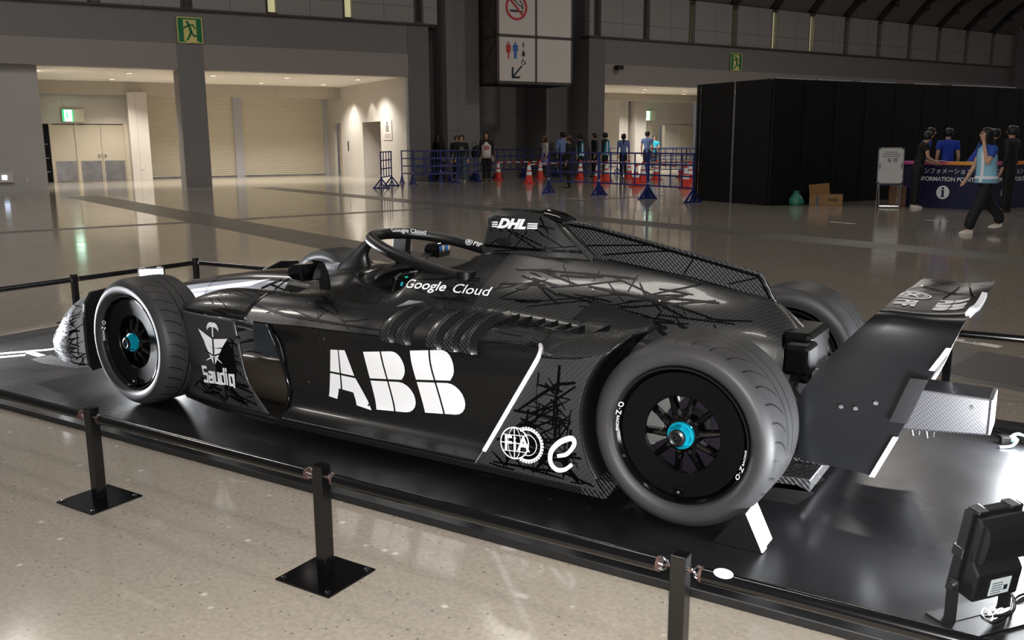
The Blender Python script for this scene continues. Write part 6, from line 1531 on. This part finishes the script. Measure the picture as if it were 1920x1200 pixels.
    for hp, kn, an in legsJ:
        chain(V, E_, R_, [(S_(hp), Rr(.058*loose)), (S_(kn), Rr(.043*loose*wide)), (S_((an[0], an[1]-.003, an[2]+.08)), Rr(.040*loose*wide)), (S_((an[0], an[1], an[2]-.012)), Rr(.038*loose*wide))], 0)
    skin_mesh('trousers', V, E_, R_, cloth(legs), root)
    if skirt: MB().rings([[(r*h*cos(a), r*.8*h*sin(a), z*h) for a in [2*pi*k/20 for k in range(20)]] for z, r in ((.60, .078), (.50, .095), (.36, .105), (.27, .11))], cap0=False, cap1=False).build('skirt', cloth(skirt), root, smooth=60, solid=.01)
    for hp, kn, an in legsJ:
        q = MB(); x, y, z = an[0]*1.08, an[1], max(0.0, an[2]-.045)
        up = .35 if z > .01 else 0
        rg = [[((x+dx*wd)*h, (y+yy)*h, (z+zb+dz*ht+up*max(0, .02-yy)*.9)*h) for dx, dz in ((-1, 0), (1, 0), (1, .6), (.5, 1), (-.5, 1), (-1, .6))] for yy, wd, zb, ht in ((-.030, .016, .0, .045), (.0, .021, 0, .05), (.045, .023, 0, .036), (.078, .020, .0, .026), (.095, .010, .003, .012))]
        q.rings(rg).build('shoe', cloth(shoes), root, smooth=50)
    if vest:
        q = MB(); rg = [[((rx*w*cos(a))*h, ((ry)*sin(a)+lean*max(0, z-.5))*h, z*h) for a in [2*pi*k/28 for k in range(28)]] for z, rx, ry in ((.485, .116, .104), (.56, .104, .088), (.66, .100, .082), (.74, .110, .084), (.80, .105, .070), (.835, .055, .050))]
        q.rings(rg, cap0=False, cap1=False).build('vest', cloth(vest), root, smooth=60, solid=.006)
        def vr(z):
            T_ = [(.485, .116, .104), (.56, .104, .088), (.66, .100, .082), (.74, .110, .084), (.80, .105, .070), (.835, .055, .050)]
            for a_, b_ in zip(T_[:-1], T_[1:]):
                if a_[0] <= z <= b_[0]: u_ = (z-a_[0])/(b_[0]-a_[0]); return a_[1]+(b_[1]-a_[1])*u_, a_[2]+(b_[2]-a_[2])*u_
            return T_[0][1:]
        for sx in (-1, 1):
            MB().grid([[((sx*.062+dx)*w*h, ((s2*(vr(z)[1]*sqrt(max(.05, 1-((.062+dx*sx)/vr(z)[0])**2))+.006))+lean*max(0, z-.5))*h, z*h) for dx in (-.013, .013)] for s2 in (1, -1) for z in ((.495, .56, .62, .68, .74, .79) if s2 > 0 else (.79, .74, .68, .62, .56, .495))]).build('reflective_strip', M['reflect'], root)
        MB().rings([[((vr(z)[0]+.006)*w*cos(a)*h, ((vr(z)[1]+.006)*sin(a)+lean*max(0, z-.5))*h, z*h) for a in [2*pi*k/28 for k in range(28)]] for z in (.525, .55)], cap0=False, cap1=False).build('reflective_band', M['reflect'], root)
    return root
to_cam = lambda x, y: heading(CAM.x-x, CAM.y-y)
LEFT = heading(-.847, -.532)
RIGHT = heading(.847, .532)
AWAY = lambda x, y: to_cam(x, y)+pi
Z0 = FLOOR
person((-15.83, 23.04, Z0), RIGHT+.7, 1.64, 'woman with long brown hair in black clothes standing by the dark pier, leftmost person', '#0c0c0f', '#0c0c10', hair='hair_brown', longhair=.16)
a = person((-14.63, 22.55, Z0), to_cam(-16.45, 25.1)+.3, 1.60, 'person in a tan cap and black clothes behind the woman in a printed tee', '#0e0e12', '#101320', shoes='#d0cdc8', cap='#6e5a3c', stride=.06)
b = person((-14.38, 22.49, Z0), to_cam(-15, 23.3), 1.60, 'person in a dark printed tee and loose blue jeans walking toward the viewer', '#1d1c1c', '#46586a', shoes='#b9b4ad', stride=.05, loose=1.12)
MB().ball((0, .115, 1.13), (.075, .012, .085), 12, 8).build('shirt_print', cloth('#6d6a5e'), b, smooth=60)
tb = empty('tote_bag', (-14.71, 22.46, Z0+.62), to_cam(-15, 23.3), 'white tote bag hanging from the arm of the person in blue jeans', 'bag'); MB().prism([(-.12, 0), (.12, 0), (.14, .34), (-.14, .34)], -.03, .03, 'y').build('pouch', cloth('#b8b2a8'), tb, bevel=.02); MB().tube([(-.09, 0, .33), (-.05, 0, .62), (.05, 0, .62), (.09, 0, .33)], .01, 6).build('strap', cloth('#b8b2a8'), tb)
c = person((-14.1, 23.62, Z0), to_cam(-14.9, 24.7), 1.70, 'woman in a white jersey with red digits, black bag on her shoulder', '#121214', '#0c0c0e', hair='hair_brown', longhair=.12, loose=1.1)
MB().rings([[(rx*cos(t), ry*sin(t), z) for t in [2*pi*k/24 for k in range(24)]] for z, rx, ry in ((.80, .185, .155), (1.0, .165, .14), (1.25, .175, .14), (1.36, .12, .10), (1.40, .08, .08))], cap0=False, cap1=False).build('jersey', cloth('#d8d2cc'), c, smooth=60, solid=.008)
flat_text('jersey_digits', '50', M['red_print'], c, (.10, .155, 1.10), (-1, 0, 0), (0, 0, 1), .20, bold=.006)
sbg = empty('shoulder_bag', (-14.28, 23.22, Z0+.80), to_cam(-14.9, 24.7), 'large black shoulder bag carried by the woman in the white jersey', 'bag'); MB().rings([[(.17*k_*cos(t), .09*sin(t), z) for t in [2*pi*i/16 for i in range(16)]] for z, k_ in ((0, .5), (.06, .9), (.22, 1), (.36, .75), (.44, .3))]).build('pouch', cloth('#0b0b0d'), sbg, smooth=60); MB().tube([(-.1, 0, .38), (.06, 0, .62), (.16, .0, .40)], .014, 6).build('strap', cloth('#0b0b0d'), sbg)
person((-13.99, 27.6, Z0), LEFT+.35, 1.58, 'woman in a lilac pinafore, white sleeves and tan hat standing behind the cones', '#c9c4c0', '#3a3440', hair='hair_brown', longhair=.10, cap='#7a6038', skirt='#8f7cc0', vest=None)
person((-13.57, 28.3, Z0), AWAY(-14.4, 29.8), 1.72, 'guard in light blue shirt and navy cap, seen from behind beside the person in black', '#7f93c8', '#12141f', cap='#10131d')
person((-8.95, 20.3, Z0), LEFT, 1.56, 'person with brown hair in all-black clothes standing in profile behind the near fence', '#0b0b0c', '#0b0b0c', hair='hair_brown', arms={'L': ((-.13, .01, .63), (-.12, .05, .485))})
person((-12.39, 27.53, Z0), LEFT-.3, 1.64, 'volunteer in a teal vest with reflective strips and black sleeves turned left', '#0d0e12', '#0e0f14', vest='#1d86a8')
person((-11.92, 28.75, Z0), LEFT-.5, 1.70, 'volunteer in a bright teal vest standing before the white-lit passage opening', '#0d0e12', '#0e0f14', vest='#1f90b4')
person((-12.3, 28.55, Z0), LEFT+.2, 1.68, 'dark-haired person half hidden behind the volunteer in the bright teal vest', '#15171c', '#0e0f14')
person((-11.9, 30.35, Z0), AWAY(-12.3, 31), 1.67, 'man in a dark navy tee seen from behind at the lit passage', '#141d3c', '#0e1016', sleeve=0)
person((-11.73, 30.0, Z0), AWAY(-11.7, 30), 1.63, 'woman in a light blue shirt with a long black ponytail seen from behind', '#6d80b6', '#10121a', ponytail=True)
person((-11.98, 32.9, Z0), AWAY(-12, 32.9)-.2, 1.77, 'tall guard in a light blue shirt and dark cap standing in the lit passage', '#7288be', '#12141f', cap='#12141f', sleeve=0)
person((-13.5, 37.2, Z0), to_cam(-13.5, 37.2), 1.62, 'man in a bright cyan tee with crossed arms at the back of the lit passage', '#1fa3c8', '#10121a', sleeve=0, arms={'L': ((-.14, .03, .65), (.05, .10, .655)), 'R': ((.14, .03, .65), (-.05, .11, .64))})
# staff at the counter
person((1.02, 17.75, Z0), RIGHT-.3, 1.62, 'staff member in a blue tee leaning at the left end of the counter', '#1c3aa0', '#12141c', sleeve=0, lean=.25)
person((1.62, 17.35, Z0), AWAY(1.6, 17.3)+.4, 1.60, 'staff member in a blue tee with pale back print, seen from behind at the counter', '#1d3fae', '#12141c', sleeve=0, lean=.05)
person((2.02, 17.15, Z0), RIGHT, 1.58, 'staff member in a blue tee bent over the counter writing', '#1d3fae', '#12141c', sleeve=0, lean=.75, arms={'L': ((-.13, .10, .66), (-.08, .22, .60)), 'R': ((.13, .10, .66), (.08, .22, .60))})
person((1.18, 16.42, Z0), RIGHT-.15, 1.53, 'person in black with white trainers at the counter beside the notice board', '#0b0b0d', '#0b0b0d', shoes='#d8d4cc', lean=.22, sleeve=0, arms={'R': ((.13, .06, .66), (.10, .19, .60)), 'L': ((-.12, .05, .64), (-.06, .19, .585))})
pp = MB().box(-.11, .11, -.15, .15, 0, .002).build('paper_sheet', M['white_print']); pp.location = (1.55, 16.62, .935-.03+.012); pp.rotation_euler = (.0, .0, .5); tag(pp, 'white paper sheet on the counter by the person in black', 'paper')
person((2.86, 16.0, Z0), LEFT-.9, 1.62, 'person in dark clothes with a backpack standing at the right edge behind the walking woman', '#0b0c0e', '#0a0a0c')
# the walking woman with a phone
wk = person((2.86, 11.35, Z0), LEFT, 1.53, 'woman in a pale blue vest walking left with a phone at her ear', '#23489e', '#0b0b10', longhair=.16, stride=.155, sleeve=0, shoes='#cfc9bf', loose=1.02, wide=1.3, lean=.06,
            arms={'L': ((-.135, .065, .655), (-.085, .075, .845)), 'R': ((.13, .05, .64), (.12, .13, .52))}, vest='#8fc4dc')
ph = empty('phone', (0, 0, 0), 0, 'dark mobile phone held at the ear of the walking woman', 'phone'); MB().box(-.012, .012, -.035, .035, -.075, .075).build('case', M['satin_black'], ph, bevel=.004)
ph.matrix_world = Matrix.Translation((2.86, 11.35, Z0)) @ Matrix.Rotation(LEFT, 4, 'Z') @ Matrix.Translation((-.118, .08, 1.40)) @ Matrix.Rotation(.35, 4, 'X')
